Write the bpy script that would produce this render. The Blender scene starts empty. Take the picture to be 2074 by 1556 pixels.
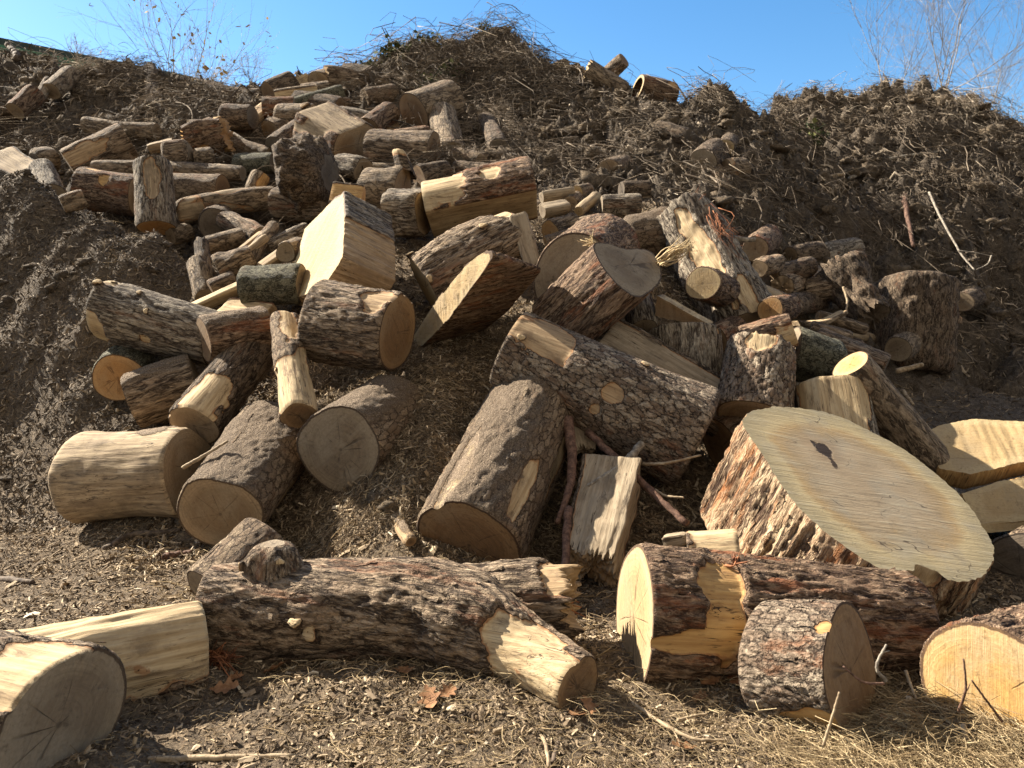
import bpy, math, random
import numpy as np
from mathutils import Matrix, Vector
R = math.radians
rng = np.random.default_rng(7)
random.seed(7)
scene = bpy.context.scene
COL = scene.collection

# ------------------------------------------------------------------ camera model
F, CX, CY = 1498.0, 1037.0, 778.0
H, PITCH = 1.55, R(4.9)
CP, SP = math.cos(PITCH), math.sin(PITCH)
CAMP = np.array([0, 0, H])
FWD = np.array([0, CP, -SP]); UPV = np.array([0, SP, CP]); RGT = np.array([1.0, 0, 0])

def P(px, py, d):
    return CAMP + d * (FWD + (px - CX) / F * RGT + (CY - py) / F * UPV)

# ------------------------------------------------------------------ noise
_r = np.random.default_rng(11)
PERM = np.concatenate([_r.permutation(256)] * 3)
GR = _r.normal(size=(256, 3)); GR /= np.linalg.norm(GR, axis=1)[:, None]
RP = _r.random((256, 3))

def _hash(i):
    return PERM[(PERM[(PERM[i[..., 0] & 255] + i[..., 1]) & 255] + i[..., 2]) & 255]

def pn(p):
    p = np.asarray(p, float)
    i = np.floor(p).astype(np.int64); f = p - i
    u = f * f * f * (f * (f * 6 - 15) + 10)
    out = 0
    for a in (0, 1):
        for b in (0, 1):
            for c in (0, 1):
                g = GR[_hash(i + np.array([a, b, c]))]
                d = (g * (f - np.array([a, b, c]))).sum(-1)
                w = (u[..., 0] if a else 1 - u[..., 0]) * (u[..., 1] if b else 1 - u[..., 1]) * (u[..., 2] if c else 1 - u[..., 2])
                out = out + w * d
    return out * 1.6

def fbm(p, o=4, g=.5):
    s = 0; a = 1.0; n = 0
    p = np.asarray(p, float)
    for k in range(o):
        s = s + a * pn(p + k * 17.3); n += a; a *= g; p = p * 2.03
    return s / n

def ridged(p, o=3):
    s = 0; a = 1.0; n = 0
    for k in range(o):
        s = s + a * (1 - np.abs(pn(p + k * 9.1)) * 1.9); n += a; a *= .5; p = p * 2.1
    return s / n

def worley(p):
    i = np.floor(p).astype(np.int64); f = p - i
    f1 = np.full(p.shape[:-1], 9.0); f2 = f1.copy(); cid = np.zeros(p.shape[:-1], np.int64)
    for a in (-1, 0, 1):
        for b in (-1, 0, 1):
            for c in (-1, 0, 1):
                o = np.array([a, b, c]); h = _hash(i + o)
                d = np.sqrt(((o + RP[h] - f) ** 2).sum(-1))
                n1 = d < f1
                f2 = np.where(n1, f1, np.minimum(f2, d)); cid = np.where(n1, h, cid); f1 = np.where(n1, d, f1)
    return f1, f2, cid

def sst(a, b, x):
    t = np.clip((x - a) / (b - a), 0, 1); return t * t * (3 - 2 * t)

# ------------------------------------------------------------------ mesh helpers
def mesh_obj(name, v, quads=None, tris=None, mat=None, parent=None, attrs=None, smooth=True, M=None):
    me = bpy.data.meshes.new(name)
    v = np.asarray(v, np.float32).reshape(-1, 3)
    q = np.zeros((0, 4), np.int32) if quads is None else np.asarray(quads, np.int32).reshape(-1, 4)
    t = np.zeros((0, 3), np.int32) if tris is None else np.asarray(tris, np.int32).reshape(-1, 3)
    me.vertices.add(len(v)); me.vertices.foreach_set('co', v.ravel())
    nl = q.size + t.size
    me.loops.add(nl); me.loops.foreach_set('vertex_index', np.concatenate([q.ravel(), t.ravel()]))
    np_ = len(q) + len(t)
    me.polygons.add(np_)
    st = np.concatenate([np.arange(len(q)) * 4, q.size + np.arange(len(t)) * 3]).astype(np.int32)
    me.polygons.foreach_set('loop_start', st)
    me.polygons.foreach_set('use_smooth', np.full(np_, smooth))
    me.update(calc_edges=True); me.validate()
    for k, a in (attrs or {}).items():
        a = np.asarray(a, np.float32)
        if a.ndim == 2:
            at = me.attributes.new(k, 'FLOAT_VECTOR', 'POINT'); at.data.foreach_set('vector', a.ravel())
        else:
            at = me.attributes.new(k, 'FLOAT', 'POINT'); at.data.foreach_set('value', a)
    if mat: me.materials.append(mat)
    o = bpy.data.objects.new(name, me); COL.objects.link(o)
    if parent: o.parent = parent
    if M is not None: o.matrix_basis = M
    return o

def tag(o, label=None, cat=None, group=None, kind=None):
    if label: o['label'] = label
    if cat: o['category'] = cat
    if group: o['group'] = group
    if kind: o['kind'] = kind
    return o

def empty(name, M):
    o = bpy.data.objects.new(name, None); COL.objects.link(o); o.matrix_basis = M
    o.empty_display_size = .1
    return o

def grid_faces(nz, nt, closed=True):
    i = np.arange(nz - 1)[:, None]; j = np.arange(nt if closed else nt - 1)[None]
    j2 = (j + 1) % nt
    a = i * nt + j; b = i * nt + j2; c = (i + 1) * nt + j2; d = (i + 1) * nt + j
    return np.stack([a, b, c, d], -1).reshape(-1, 4)

class Geo:
    def __init__(s): s.v = []; s.q = []; s.t = []; s.a = {}; s.n = 0
    def add(s, v, q=None, t=None, **at):
        v = np.asarray(v, float).reshape(-1, 3)
        if q is not None: s.q.append(np.asarray(q).reshape(-1, 4) + s.n)
        if t is not None: s.t.append(np.asarray(t).reshape(-1, 3) + s.n)
        s.v.append(v); s.n += len(v)
        for k, x in at.items(): s.a.setdefault(k, []).append(np.broadcast_to(x, (len(v),)))
    def obj(s, name, mat, parent=None, smooth=True, M=None):
        return mesh_obj(name, np.concatenate(s.v), np.concatenate(s.q) if s.q else None, np.concatenate(s.t) if s.t else None,
                        mat, parent, {k: np.concatenate(x) for k, x in s.a.items()}, smooth, M)

def tube(pts, rad, n=6, jit=0.0, seed=0):
    """closed-ended tube along a polyline -> verts, quads"""
    pts = np.asarray(pts, float); m = len(pts)
    rad = np.broadcast_to(np.asarray(rad, float), (m,))
    tan = np.gradient(pts, axis=0); tan /= np.linalg.norm(tan, axis=1)[:, None] + 1e-9
    ref = np.array([0, 0, 1.0]) if abs(tan[0, 2]) < .8 else np.array([1.0, 0, 0])
    x = np.cross(tan, ref); x /= np.linalg.norm(x, axis=1)[:, None] + 1e-9
    y = np.cross(tan, x)
    th = np.linspace(0, 2 * np.pi, n, endpoint=False)
    rr = rad[:, None] * np.ones(n)
    if jit: rr = rr * (1 + jit * np.random.default_rng(seed).normal(size=rr.shape))
    ring = pts[:, None] + rr[..., None] * (np.cos(th)[None, :, None] * x[:, None] + np.sin(th)[None, :, None] * y[:, None])
    v = ring.reshape(-1, 3); q = grid_faces(m, n)
    v = np.concatenate([v, pts[:1], pts[-1:]])
    k = m * n; j = np.arange(n); j2 = (j + 1) % n
    t = np.concatenate([np.stack([np.full(n, k), j2, j], 1), np.stack([np.full(n, k + 1), (m - 1) * n + j, (m - 1) * n + j2], 1)])
    return v, q, t

def catmull(pts, n=24):
    pts = np.asarray(pts, float)
    if len(pts) < 3: return np.array([pts[0] * (1 - t) + pts[-1] * t for t in np.linspace(0, 1, n)])
    p = np.concatenate([[2 * pts[0] - pts[1]], pts, [2 * pts[-1] - pts[-2]]])
    out = []
    for u in np.linspace(0, len(pts) - 1 - 1e-6, n):
        i = int(u); t = u - i; a, b, c, d = p[i:i + 4]
        out.append(.5 * (2 * b + (c - a) * t + (2 * a - 5 * b + 4 * c - d) * t * t + (3 * b - a - 3 * c + d) * t ** 3))
    return np.array(out)
# ------------------------------------------------------------------ materials
class NT:
    def __init__(s, name):
        s.m = bpy.data.materials.new(name); s.m.use_nodes = True
        s.t = s.m.node_tree; s.t.nodes.clear()
        s.out = s.n('ShaderNodeOutputMaterial'); s.b = s.n('ShaderNodeBsdfPrincipled')
        s.l(s.b.outputs[0], s.out.inputs['Surface'])
        s.b.inputs['Specular IOR Level'].default_value = .25
    def n(s, t, **k):
        x = s.t.nodes.new(t)
        for a, b in k.items(): setattr(x, a, b)
        return x
    def l(s, a, b): s.t.links.new(a, b)
    def put(s, x, v):
        if hasattr(v, 'is_output') or isinstance(v, bpy.types.NodeSocket): s.l(v, x)
        else:
            if isinstance(v, (tuple, list)) and len(v) == 3 and x.type == 'RGBA': v = (*v, 1)
            x.default_value = v
    def attr(s, name, vec=False):
        x = s.n('ShaderNodeAttribute', attribute_name=name); return x.outputs['Vector' if vec else 'Fac']
    def math(s, op, a, b=0.0, c=None, clamp=False):
        x = s.n('ShaderNodeMath', operation=op, use_clamp=clamp); s.put(x.inputs[0], a); s.put(x.inputs[1], b)
        if c is not None: s.put(x.inputs[2], c)
        return x.outputs[0]
    def vm(s, op, a, b=(0, 0, 0)):
        x = s.n('ShaderNodeVectorMath', operation=op); s.put(x.inputs[0], a)
        if op == 'SCALE': s.put(x.inputs['Scale'], b)
        else: s.put(x.inputs[1], b)
        return x.outputs['Value'] if op in ('LENGTH', 'DOT_PRODUCT') else x.outputs[0]
    def mix(s, f, a, b, mode='MIX'):
        x = s.n('ShaderNodeMix', data_type='RGBA', blend_type=mode); s.put(x.inputs['Factor'], f); s.put(x.inputs['A'], a); s.put(x.inputs['B'], b)
        x.clamp_factor = True
        return x.outputs['Result']
    def rampv(s, f, lo, hi):
        x = s.n('ShaderNodeMapRange', interpolation_type='SMOOTHSTEP'); s.put(x.inputs['Value'], f)
        x.inputs['From Min'].default_value = lo; x.inputs['From Max'].default_value = hi
        return x.outputs[0]
    def ramp(s, f, stops):
        x = s.n('ShaderNodeValToRGB'); s.put(x.inputs[0], f); e = x.color_ramp.elements
        while len(e) < len(stops): e.new(.5)
        for k, (p, c) in enumerate(stops): e[k].position = p; e[k].color = (*c, 1)
        return x.outputs[0]
    def noise(s, v, sc, det=4, rough=.6, dist=0.0, out='Fac'):
        x = s.n('ShaderNodeTexNoise'); s.put(x.inputs['Vector'], v); x.inputs['Scale'].default_value = sc
        x.inputs['Detail'].default_value = det; x.inputs['Roughness'].default_value = rough; x.inputs['Distortion'].default_value = dist
        return x.outputs[out]
    def vor(s, v, sc, feat='F1', out='Distance', rnd=1.0):
        x = s.n('ShaderNodeTexVoronoi', feature=feat); s.put(x.inputs['Vector'], v); x.inputs['Scale'].default_value = sc
        x.inputs['Randomness'].default_value = rnd
        return x.outputs[out]
    def objco(s, scale=(1, 1, 1)):
        tc = s.n('ShaderNodeTexCoord').outputs['Object']; oi = s.n('ShaderNodeObjectInfo').outputs['Random']
        c = s.n('ShaderNodeCombineXYZ'); s.put(c.inputs[0], s.math('MULTIPLY', oi, 31.0)); s.put(c.inputs[1], s.math('MULTIPLY', oi, 57.0)); s.put(c.inputs[2], s.math('MULTIPLY', oi, 23.0))
        return s.vm('MULTIPLY', s.vm('ADD', tc, c.outputs[0]), scale)
    def bump(s, h, dist, strength=1.0, normal=None):
        x = s.n('ShaderNodeBump'); s.put(x.inputs['Height'], h); x.inputs['Distance'].default_value = dist; x.inputs['Strength'].default_value = strength
        if normal is not None: s.l(normal, x.inputs['Normal'])
        return x.outputs[0]
    def done(s, col, rough=.85, normal=None):
        s.put(s.b.inputs['Base Color'], col); s.put(s.b.inputs['Roughness'], rough)
        if normal is not None: s.l(normal, s.b.inputs['Normal'])
        return s.m

WOOD = dict(pale=((.52, .405, .245), (.34, .245, .135), (.13, .088, .052)),
            tan=((.41, .295, .170), (.26, .172, .094), (.10, .066, .042)),
            gold=((.50, .325, .135), (.34, .195, .075), (.15, .082, .036)),
            grey=((.34, .275, .190), (.22, .168, .110), (.085, .064, .045)),
            weath=((.42, .325, .205), (.215, .158, .100), (.065, .050, .037)),
            brown=((.30, .20, .105), (.185, .115, .06), (.07, .045, .03)))
#            furrow              mid               light             red              stretch, scale
BARK = dict(ridge=((.034, .022, .014), (.185, .128, .082), (.37, .290, .200), (.23, .095, .045), .16, 24, .35),
            red=((.032, .017, .010), (.155, .094, .058), (.34, .245, .160), (.26, .095, .040), .22, 24, .50),
            plate=((.030, .020, .014), (.175, .125, .086), (.34, .275, .200), (.24, .10, .045), .5, 22, .35),
            dusty=((.055, .037, .024), (.215, .152, .098), (.35, .265, .175), (.21, .10, .05), .7, 40, .30),
            smooth=((.050, .035, .023), (.190, .140, .092), (.32, .250, .170), (.19, .095, .05), .3, 16, .25),
            dark=((.024, .016, .010), (.115, .080, .053), (.23, .175, .120), (.17, .075, .036), .3, 24, .30),
            grey=((.036, .025, .018), (.195, .155, .112), (.40, .345, .265), (.22, .10, .05), .18, 24, .22),
            lichen=((.026, .024, .015), (.125, .115, .076), (.27, .255, .180), (.12, .09, .04), .7, 34, .1),
            rough=((.036, .019, .011), (.21, .130, .074), (.45, .345, .220), (.34, .140, .050), .16, 15, .55))
_mc = {}
def bark_mat(style, wood):
    k = ('bark', style, wood)
    if k in _mc: return _mc[k]
    fu, mi, li, rd, stz, sc, rf = BARK[style]; fu = tuple(x * 1.25 for x in fu); mi = tuple(x * 1.15 for x in mi); li = tuple(x * 1.12 for x in li); w1, w2, w3 = WOOD[wood]
    m = NT('bark ' + style + ' ' + wood)
    co = m.objco(); cs = m.objco((1, 1, stz)); cw = m.objco((1, 1, .06))
    bk = m.attr('bark'); hg = m.attr('hgt'); du = m.attr('dust')
    n1 = m.noise(cs, sc, 6, .68); n2 = m.noise(co, 3.5, 3); n3 = m.noise(cs, sc * 3.2, 5, .75)
    cr1 = m.math('ABSOLUTE', m.math('SUBTRACT', m.noise(cs, sc * .62, 5, .62, .6), .5))
    cr2 = m.math('ABSOLUTE', m.math('SUBTRACT', m.noise(m.objco((1, 1, stz * 1.5)), sc * 1.7, 4, .65, .4), .5))
    p1 = m.rampv(cr1, .0, .075); p2 = m.rampv(cr2, .0, .085)
    tone = n3
    if style in ('plate', 'dusty'):
        ve = m.vm('ADD', m.objco((1, 1, .42)), m.vm('SCALE', m.noise(co, 22, 4, .7, out='Color'), .045))
        p1 = m.rampv(m.vor(ve, 24, 'DISTANCE_TO_EDGE'), .0, .13)
        sp = m.n('ShaderNodeSeparateColor'); m.put(sp.inputs[0], m.vor(ve, 24, 'F1', 'Color'))
        tone = m.math('ADD', m.math('MULTIPLY', n3, .6), m.math('MULTIPLY', sp.outputs[0], .4))
    h = m.math('ADD', m.math('MULTIPLY', hg, .28), m.math('ADD', m.math('MULTIPLY', p1, .34), m.math('ADD', m.math('MULTIPLY', p2, .18), m.math('MULTIPLY', n1, .30))))
    ridgec = m.mix(m.rampv(tone, .36, .66), mi, li)
    ridgec = m.mix(m.math('MULTIPLY', m.rampv(n2, .42, .66), .55), ridgec, mi)
    col = m.mix(m.rampv(h, .30, .78), fu, ridgec)
    col = m.mix(m.math('MULTIPLY', m.rampv(n3, .50, .30), .55), col, fu)
    redm = m.math('MULTIPLY', m.rampv(m.noise(cs, 7, 5, .65), .62 - rf * .2, .70 - rf * .15), m.math('MULTIPLY', m.rampv(n1, .35, .6), rf + .25))
    col = m.mix(redm, col, rd)
    g1 = m.noise(cw, 38, 5, .65); g2 = m.noise(co, 5, 5, .6); g3 = m.noise(cw, 11, 4, .6, .4)
    wc = m.mix(m.rampv(g1, .32, .68), w2, w1)
    wc = m.mix(m.math('MULTIPLY', m.rampv(g3, .50, .72), .75), wc, w2)
    wc = m.mix(m.math('MULTIPLY', m.rampv(g2, .50, .70), .7), wc, m.mix(.45, w2, w3))
    g4 = m.noise(m.objco((1, 1, .14)), 17, 6, .72, .8)
    wc = m.mix(m.math('MULTIPLY', m.rampv(g4, .53, .66), .8), wc, w3)
    g5 = m.math('ABSOLUTE', m.math('SUBTRACT', m.noise(m.objco((1, 1, .03)), 16, 4, .6, .5), .5))
    ckw = m.math('MULTIPLY', m.rampv(g5, .010, .002), m.rampv(m.noise(co, 3, 3), .45, .6))
    wc = m.mix(ckw, wc, (.035, .022, .014))
    fl = m.math('MULTIPLY', m.rampv(m.noise(cs, 55, 3), .62, .72), .5)
    wc = m.mix(fl, wc, w3)
    bf = m.rampv(m.math('ADD', bk, m.math('MULTIPLY', m.math('SUBTRACT', m.noise(co, 42, 4, .7), .5), .55)), .40, .56)
    br = m.math('ADD', bk, m.math('MULTIPLY', m.math('SUBTRACT', m.noise(co, 20, 5, .75), .5), .75))
    inner = m.mix(m.rampv(g1, .3, .7), (.20, .085, .036), (.33, .19, .09))
    wc = m.mix(m.math('MULTIPLY', m.rampv(br, .10, .34), .85), wc, inner)
    edge = m.math('MULTIPLY', m.math('MULTIPLY', bf, m.math('SUBTRACT', 1.0, bf)), 3.4)
    c = m.mix(bf, wc, col); c = m.mix(edge, c, fu)
    mud = m.math('MULTIPLY', m.rampv(m.noise(co, 7, 6, .75), .54, .70), .55)
    c = m.mix(mud, c, (.14, .10, .066))
    dn = m.noise(co, 110, 3, .7)
    dc = m.ramp(dn, [(.3, (.07, .048, .032)), (.52, (.21, .155, .105)), (.70, (.42, .33, .23))])
    df = m.rampv(m.math('ADD', du, m.math('MULTIPLY', m.math('SUBTRACT', m.noise(co, 30, 5, .75), .5), .9)), .40, .62)
    c = m.mix(df, c, dc)
    hb = m.math('ADD', m.math('MULTIPLY', h, bf), m.math('MULTIPLY', m.math('MULTIPLY', g1, .22), m.math('SUBTRACT', 1.0, bf)))
    hb = m.math('ADD', hb, m.math('MULTIPLY', dn, m.math('MULTIPLY', df, .5)))
    hb = m.math('ADD', hb, m.math('MULTIPLY', n3, m.math('MULTIPLY', bf, .22)))
    _mc[k] = m.done(c, .88, m.bump(hb, .030, 1.0)); return _mc[k]

#            heart            sap              dark(crack/stain)  bark rim         weathering
CUT = dict(grey=((.185, .140, .092), (.25, .195, .128), (.05, .036, .025), (.06, .04, .026), (.26, .215, .155)),
           tan=((.225, .155, .088), (.31, .225, .135), (.065, .043, .028), (.065, .042, .027), (.27, .215, .145)),
           gold=((.45, .270, .090), (.52, .365, .165), (.14, .078, .032), (.085, .05, .03), (.38, .285, .165)),
           pale=((.375, .265, .132), (.455, .345, .185), (.105, .07, .04), (.08, .05, .033), (.33, .255, .155)),
           brown=((.175, .105, .052), (.245, .155, .078), (.045, .029, .018), (.05, .03, .02), (.22, .16, .10)),
           dark=((.10, .076, .053), (.14, .108, .077), (.03, .023, .018), (.035, .025, .018), (.15, .125, .095)),
           orange=((.40, .215, .080), (.48, .290, .13), (.12, .06, .03), (.055, .038, .026), (.34, .23, .12)))
def cut_mat(style):
    k = ('cut', style)
    if k in _mc: return _mc[k]
    split = style.endswith('_s'); style = style.replace('_s', '')
    he, sa, da, bc, we = CUT[style]
    m = NT('sawn wood ' + style)
    cf = m.attr('cf', True); rr = m.attr('rr'); bk = m.attr('bark')
    oi = m.n('ShaderNodeObjectInfo').outputs['Random']
    off = m.n('ShaderNodeCombineXYZ'); m.put(off.inputs[2], m.math('MULTIPLY', oi, 50.0)); off = off.outputs[0]
    c3 = m.vm('ADD', cf, off)
    nd = m.noise(c3, 5, 4, .6); nf = m.noise(c3, 60, 4, .7)
    rad = m.math('ADD', m.vm('LENGTH', cf), m.math('MULTIPLY', m.math('SUBTRACT', nd, .5), .05))
    rn = m.n('ShaderNodeCombineXYZ'); m.put(rn.inputs[0], m.math('MULTIPLY', rad, 1.0)); m.put(rn.inputs[1], m.math('MULTIPLY', oi, 9.0)); m.put(rn.inputs[2], m.math('MULTIPLY', nd, .03))
    ring = m.noise(rn.outputs[0], 95, 4, .75)
    # saw marks: one direction per face, slightly bowed
    ro = m.n('ShaderNodeVectorRotate', rotation_type='Z_AXIS'); m.put(ro.inputs['Vector'], c3); m.put(ro.inputs['Angle'], R(90) if split else m.math('MULTIPLY', oi, 6.28))
    sw = m.vm('MULTIPLY', m.vm('ADD', ro.outputs[0], m.vm('SCALE', m.noise(c3, 3, 2, out='Color'), .08 if split else .02)), (2.0 if split else 3.0, 60 if split else 75, 1)); saw = m.noise(sw, 1.0, 4, .7, .8)
    col = m.mix(m.rampv(m.math('ADD', rr, m.math('MULTIPLY', nd, .3)), .78, 1.0), he, sa)
    col = m.mix(m.math('MULTIPLY', m.rampv(ring, .40, .62), 0.0 if split else .42), col, m.mix(.62, he, da))
    col = m.mix(m.math('MULTIPLY', m.rampv(m.noise(c3, 3.2, 5, .65), .42, .66), .75), col, we)
    col = m.mix(m.math('MULTIPLY', m.rampv(saw, .52, .72), .45), col, m.mix(.5, we, sa))
    col = m.mix(m.math('MULTIPLY', m.rampv(saw, .46, .28), .35), col, da)
    col = m.mix(m.math('MULTIPLY', m.rampv(m.noise(c3, 8, 6, .7), .58, .74), .6), col, da)
    col = m.mix(m.math('MULTIPLY', m.rampv(m.noise(c3, 24, 5, .7), .56, .70), .5), col, da)
    # radial checks
    sx = m.n('ShaderNodeSeparateXYZ'); m.put(sx.inputs[0], cf)
    an = m.math('ARCTAN2', sx.outputs[1], sx.outputs[0])
    ac = m.n('ShaderNodeCombineXYZ'); m.put(ac.inputs[0], m.math('SINE', an)); m.put(ac.inputs[1], m.math('COSINE', an)); m.put(ac.inputs[2], m.math('ADD', m.math('MULTIPLY', oi, 40.0), m.math('MULTIPLY', nd, .35)))
    ck = m.math('ABSOLUTE', m.math('SUBTRACT', m.noise(ac.outputs[0], .95, 2, .45), .5))
    ckm = m.math('MULTIPLY', m.rampv(ck, .012, .003), m.math('MULTIPLY', m.rampv(rr, .9, .35), m.rampv(m.noise(c3, 6, 2), .40, .52)))
    col = m.mix(m.math('MULTIPLY', ckm, 0.0 if split else .8), col, da)
    pith = m.rampv(m.math('ADD', m.vm('LENGTH', cf), m.math('MULTIPLY', nf, .012)), .022, .012)
    col = m.mix(m.math('MULTIPLY', pith, 0.0 if split else .6), col, da)
    rim = m.math('MULTIPLY', m.rampv(m.math('ADD', rr, m.math('MULTIPLY', m.math('SUBTRACT', nf, .5), .05)), .945, .965), m.rampv(bk, .3, .5))
    col = m.mix(rim, col, bc)
    col = m.mix(m.math('MULTIPLY', m.rampv(nf, .40, .70), .42), col, m.mix(.5, da, he))
    hb = m.math('ADD', m.math('MULTIPLY', saw, .7), m.math('ADD', m.math('MULTIPLY', ring, .25), m.math('MULTIPLY', ckm, 0.0 if split else -.8)))
    hb = m.math('ADD', hb, m.math('MULTIPLY', nf, .4))
    _mc[k] = m.done(col, .8, m.bump(hb, .006, .8)); return _mc[k]

def tone_mat(name, stops, rough=.9, sc=60, bumpd=.003):
    m = NT(name); t = m.attr('tone')
    co = m.n('ShaderNodeTexCoord').outputs['Object']
    n = m.noise(co, sc, 3, .7)
    c = m.ramp(t, stops)
    c = m.mix(m.math('MULTIPLY', m.rampv(n, .45, .75), .35), c, (.03, .022, .016))
    return m.done(c, rough, m.bump(n, bumpd, .6))

def soil_mat():
    m = NT('mulchy soil')
    co = m.n('ShaderNodeTexCoord').outputs['Object']; dk = m.attr('dark')
    n1 = m.noise(co, 1.3, 5, .65); n2 = m.noise(co, 16, 6, .72); n3 = m.noise(co, 75, 5, .75)
    v = m.vor(m.vm('ADD', co, m.vm('SCALE', m.noise(co, 20, 2, out='Color'), .06)), 55, 'F1', 'Color')
    vs = m.n('ShaderNodeSeparateColor'); m.put(vs.inputs[0], v)
    a = m.ramp(m.math('ADD', m.math('MULTIPLY', n2, .5), m.math('MULTIPLY', n3, .5)),
               [(.32, (.024, .018, .012)), (.45, (.100, .074, .049)), (.58, (.235, .178, .116)), (.72, (.46, .36, .24))])
    b = m.ramp(m.math('ADD', m.math('MULTIPLY', n2, .5), m.math('MULTIPLY', n3, .5)),
               [(.34, (.022, .017, .013)), (.48, (.078, .062, .047)), (.61, (.155, .125, .094)), (.76, (.31, .255, .19))])
    chip = m.rampv(vs.outputs[0], .80, .84)
    a = m.mix(m.math('MULTIPLY', chip, .55), a, m.mix(vs.outputs[1], (.42, .32, .20), (.16, .10, .06)))
    c = m.mix(m.math('ADD', dk, m.math('MULTIPLY', m.math('SUBTRACT', n1, .5), .5)), a, b)
    hb = m.math('ADD', m.math('MULTIPLY', n2, .6), m.math('ADD', m.math('MULTIPLY', n3, .45), m.math('MULTIPLY', vs.outputs[2], .15)))
    return m.done(c, .95, m.bump(hb, .05, 1.0))

def plain_mat(name, c1, c2, sc=8, rough=.8, stz=1.0, bd=.004):
    m = NT(name); co = m.objco((1, 1, stz)); n = m.noise(co, sc, 6, .7)
    return m.done(m.mix(m.rampv(n, .35, .68), c1, c2), rough, m.bump(n, bd, .7))
def stump_mat(STUMP_ROT, STUMP_HOLE, STUMP_TAIL):
    m = NT('sawn stump face'); cf = m.attr('cf', True); rr = m.attr('rr')
    nd = m.noise(cf, 4, 5, .65); nf = m.noise(cf, 70, 4, .75)
    ro = m.n('ShaderNodeVectorRotate', rotation_type='Z_AXIS'); m.put(ro.inputs['Vector'], m.vm('ADD', cf, m.vm('SCALE', m.noise(cf, 2, 2, out='Color'), .045))); ro.inputs['Angle'].default_value = STUMP_ROT
    saw = m.noise(m.vm('MULTIPLY', ro.outputs[0], (2.2, 46, 1)), 1.0, 5, .72, .6)
    e = m.math('ADD', rr, m.math('MULTIPLY', m.math('SUBTRACT', nd, .5), .28))
    col = m.ramp(e, [(.0, (.30, .228, .145)), (.45, (.335, .26, .168)), (.62, (.30, .222, .128)), (.72, (.35, .245, .12)), (.80, (.41, .325, .18)), (.97, (.31, .255, .15))])
    col = m.mix(m.math('MULTIPLY', m.rampv(m.noise(cf, 3.1, 4), .45, .68), .6), col, (.28, .25, .19))
    col = m.mix(m.math('MULTIPLY', m.rampv(saw, .50, .70), .55), col, (.46, .40, .28))
    col = m.mix(m.math('MULTIPLY', m.rampv(saw, .48, .30), .38), col, (.13, .105, .075))
    col = m.mix(m.math('MULTIPLY', m.rampv(nf, .55, .75), .35), col, (.11, .085, .06))
    cr = m.math('ABSOLUTE', m.math('SUBTRACT', m.noise(m.vm('MULTIPLY', ro.outputs[0], (1, 2.4, 1)), 2.1, 3, .5), .5))
    col = m.mix(m.math('MULTIPLY', m.rampv(cr, .006, .001), m.math('MULTIPLY', m.rampv(m.noise(cf, 3, 2), .50, .60), .85)), col, (.07, .05, .035))
    col = m.mix(m.math('MULTIPLY', m.rampv(m.noise(cf, 9, 6, .7), .56, .72), .5), col, (.16, .12, .08))
    # rotten hollow and its ragged tail near one end
    hv = m.vm('ADD', m.vm('SUBTRACT', cf, STUMP_HOLE), m.vm('SCALE', m.vm('SUBTRACT', m.noise(cf, 11, 4, .7, out='Color'), (.5, .5, .5)), .13))
    hm = m.rampv(m.vm('LENGTH', m.vm('MULTIPLY', hv, (1, 1, 0))), .075, .055)
    halo = m.math('MULTIPLY', m.rampv(m.vm('LENGTH', m.vm('MULTIPLY', hv, (1, 1, 0))), .19, .07), .55)
    col = m.mix(halo, col, (.25, .17, .10)); col = m.mix(hm, col, (.035, .022, .015))
    hv2 = m.vm('ADD', m.vm('SUBTRACT', cf, STUMP_TAIL), m.vm('SCALE', m.vm('SUBTRACT', m.noise(cf, 9, 4, .7, out='Color'), (.5, .5, .5)), .16))
    col = m.mix(m.rampv(m.vm('LENGTH', m.vm('MULTIPLY', hv2, (.7, 1.6, 0))), .05, .03), col, (.05, .033, .022))
    hb = m.math('ADD', m.math('MULTIPLY', saw, .9), m.math('MULTIPLY', nf, .35)); hb = m.math('SUBTRACT', hb, m.math('MULTIPLY', hm, 2.0))
    return m.done(col, .78, m.bump(hb, .008, .9))
# ------------------------------------------------------------------ terrain
CTRL = []          # world control points x, y, z of the soil surface
def W(*pts): CTRL.extend([np.array(p, float) for p in pts])
def S(*pts): CTRL.extend([P(*p) for p in pts])
def CREST(*pts):
    for p in pts:
        c = P(*p); CTRL.append(c); CTRL.append(np.array([c[0] * (c[1] + 3) / c[1], c[1] + 3, c[2] - 1.9]))
for x in (-6, -4, -2, 0, 2, 4, 6): W((x, 0, 0), (x, 1.6, 0), (x * .8, 2.5, 0), (x * .8, 3.4, 0))
W((-3, 4.2, .02), (-2, 4.2, .02), (-1, 4.2, .02), (0, 4.2, .02), (1, 4.1, .02), (2, 4.2, .02), (3.2, 4.4, .04), (-5, 5, 0), (6, 5, .1))
S((50, 1050, 5.85), (-150, 1080, 5.6), (50, 850, 6.6), (190, 850, 6.35), (100, 700, 6.85), (250, 580, 7.15), (100, 520, 7.6), (190, 440, 8.2),
  (0, 372, 8.3), (365, 620, 7.2), (290, 490, 7.95), (-150, 365, 8.8), (170, 830, 6.35), (-200, 700, 7.6))
S((100, 395, 8.35), (330, 520, 7.75), (372, 570, 7.45))
W((-4.5, 9.6, 1.9), (-3.3, 9.0, 1.8), (-6.3, 9.8, 2.2), (-7.5, 7.5, 2.2), (-7, 6, .8), (-9, 9, 2.6))
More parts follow.
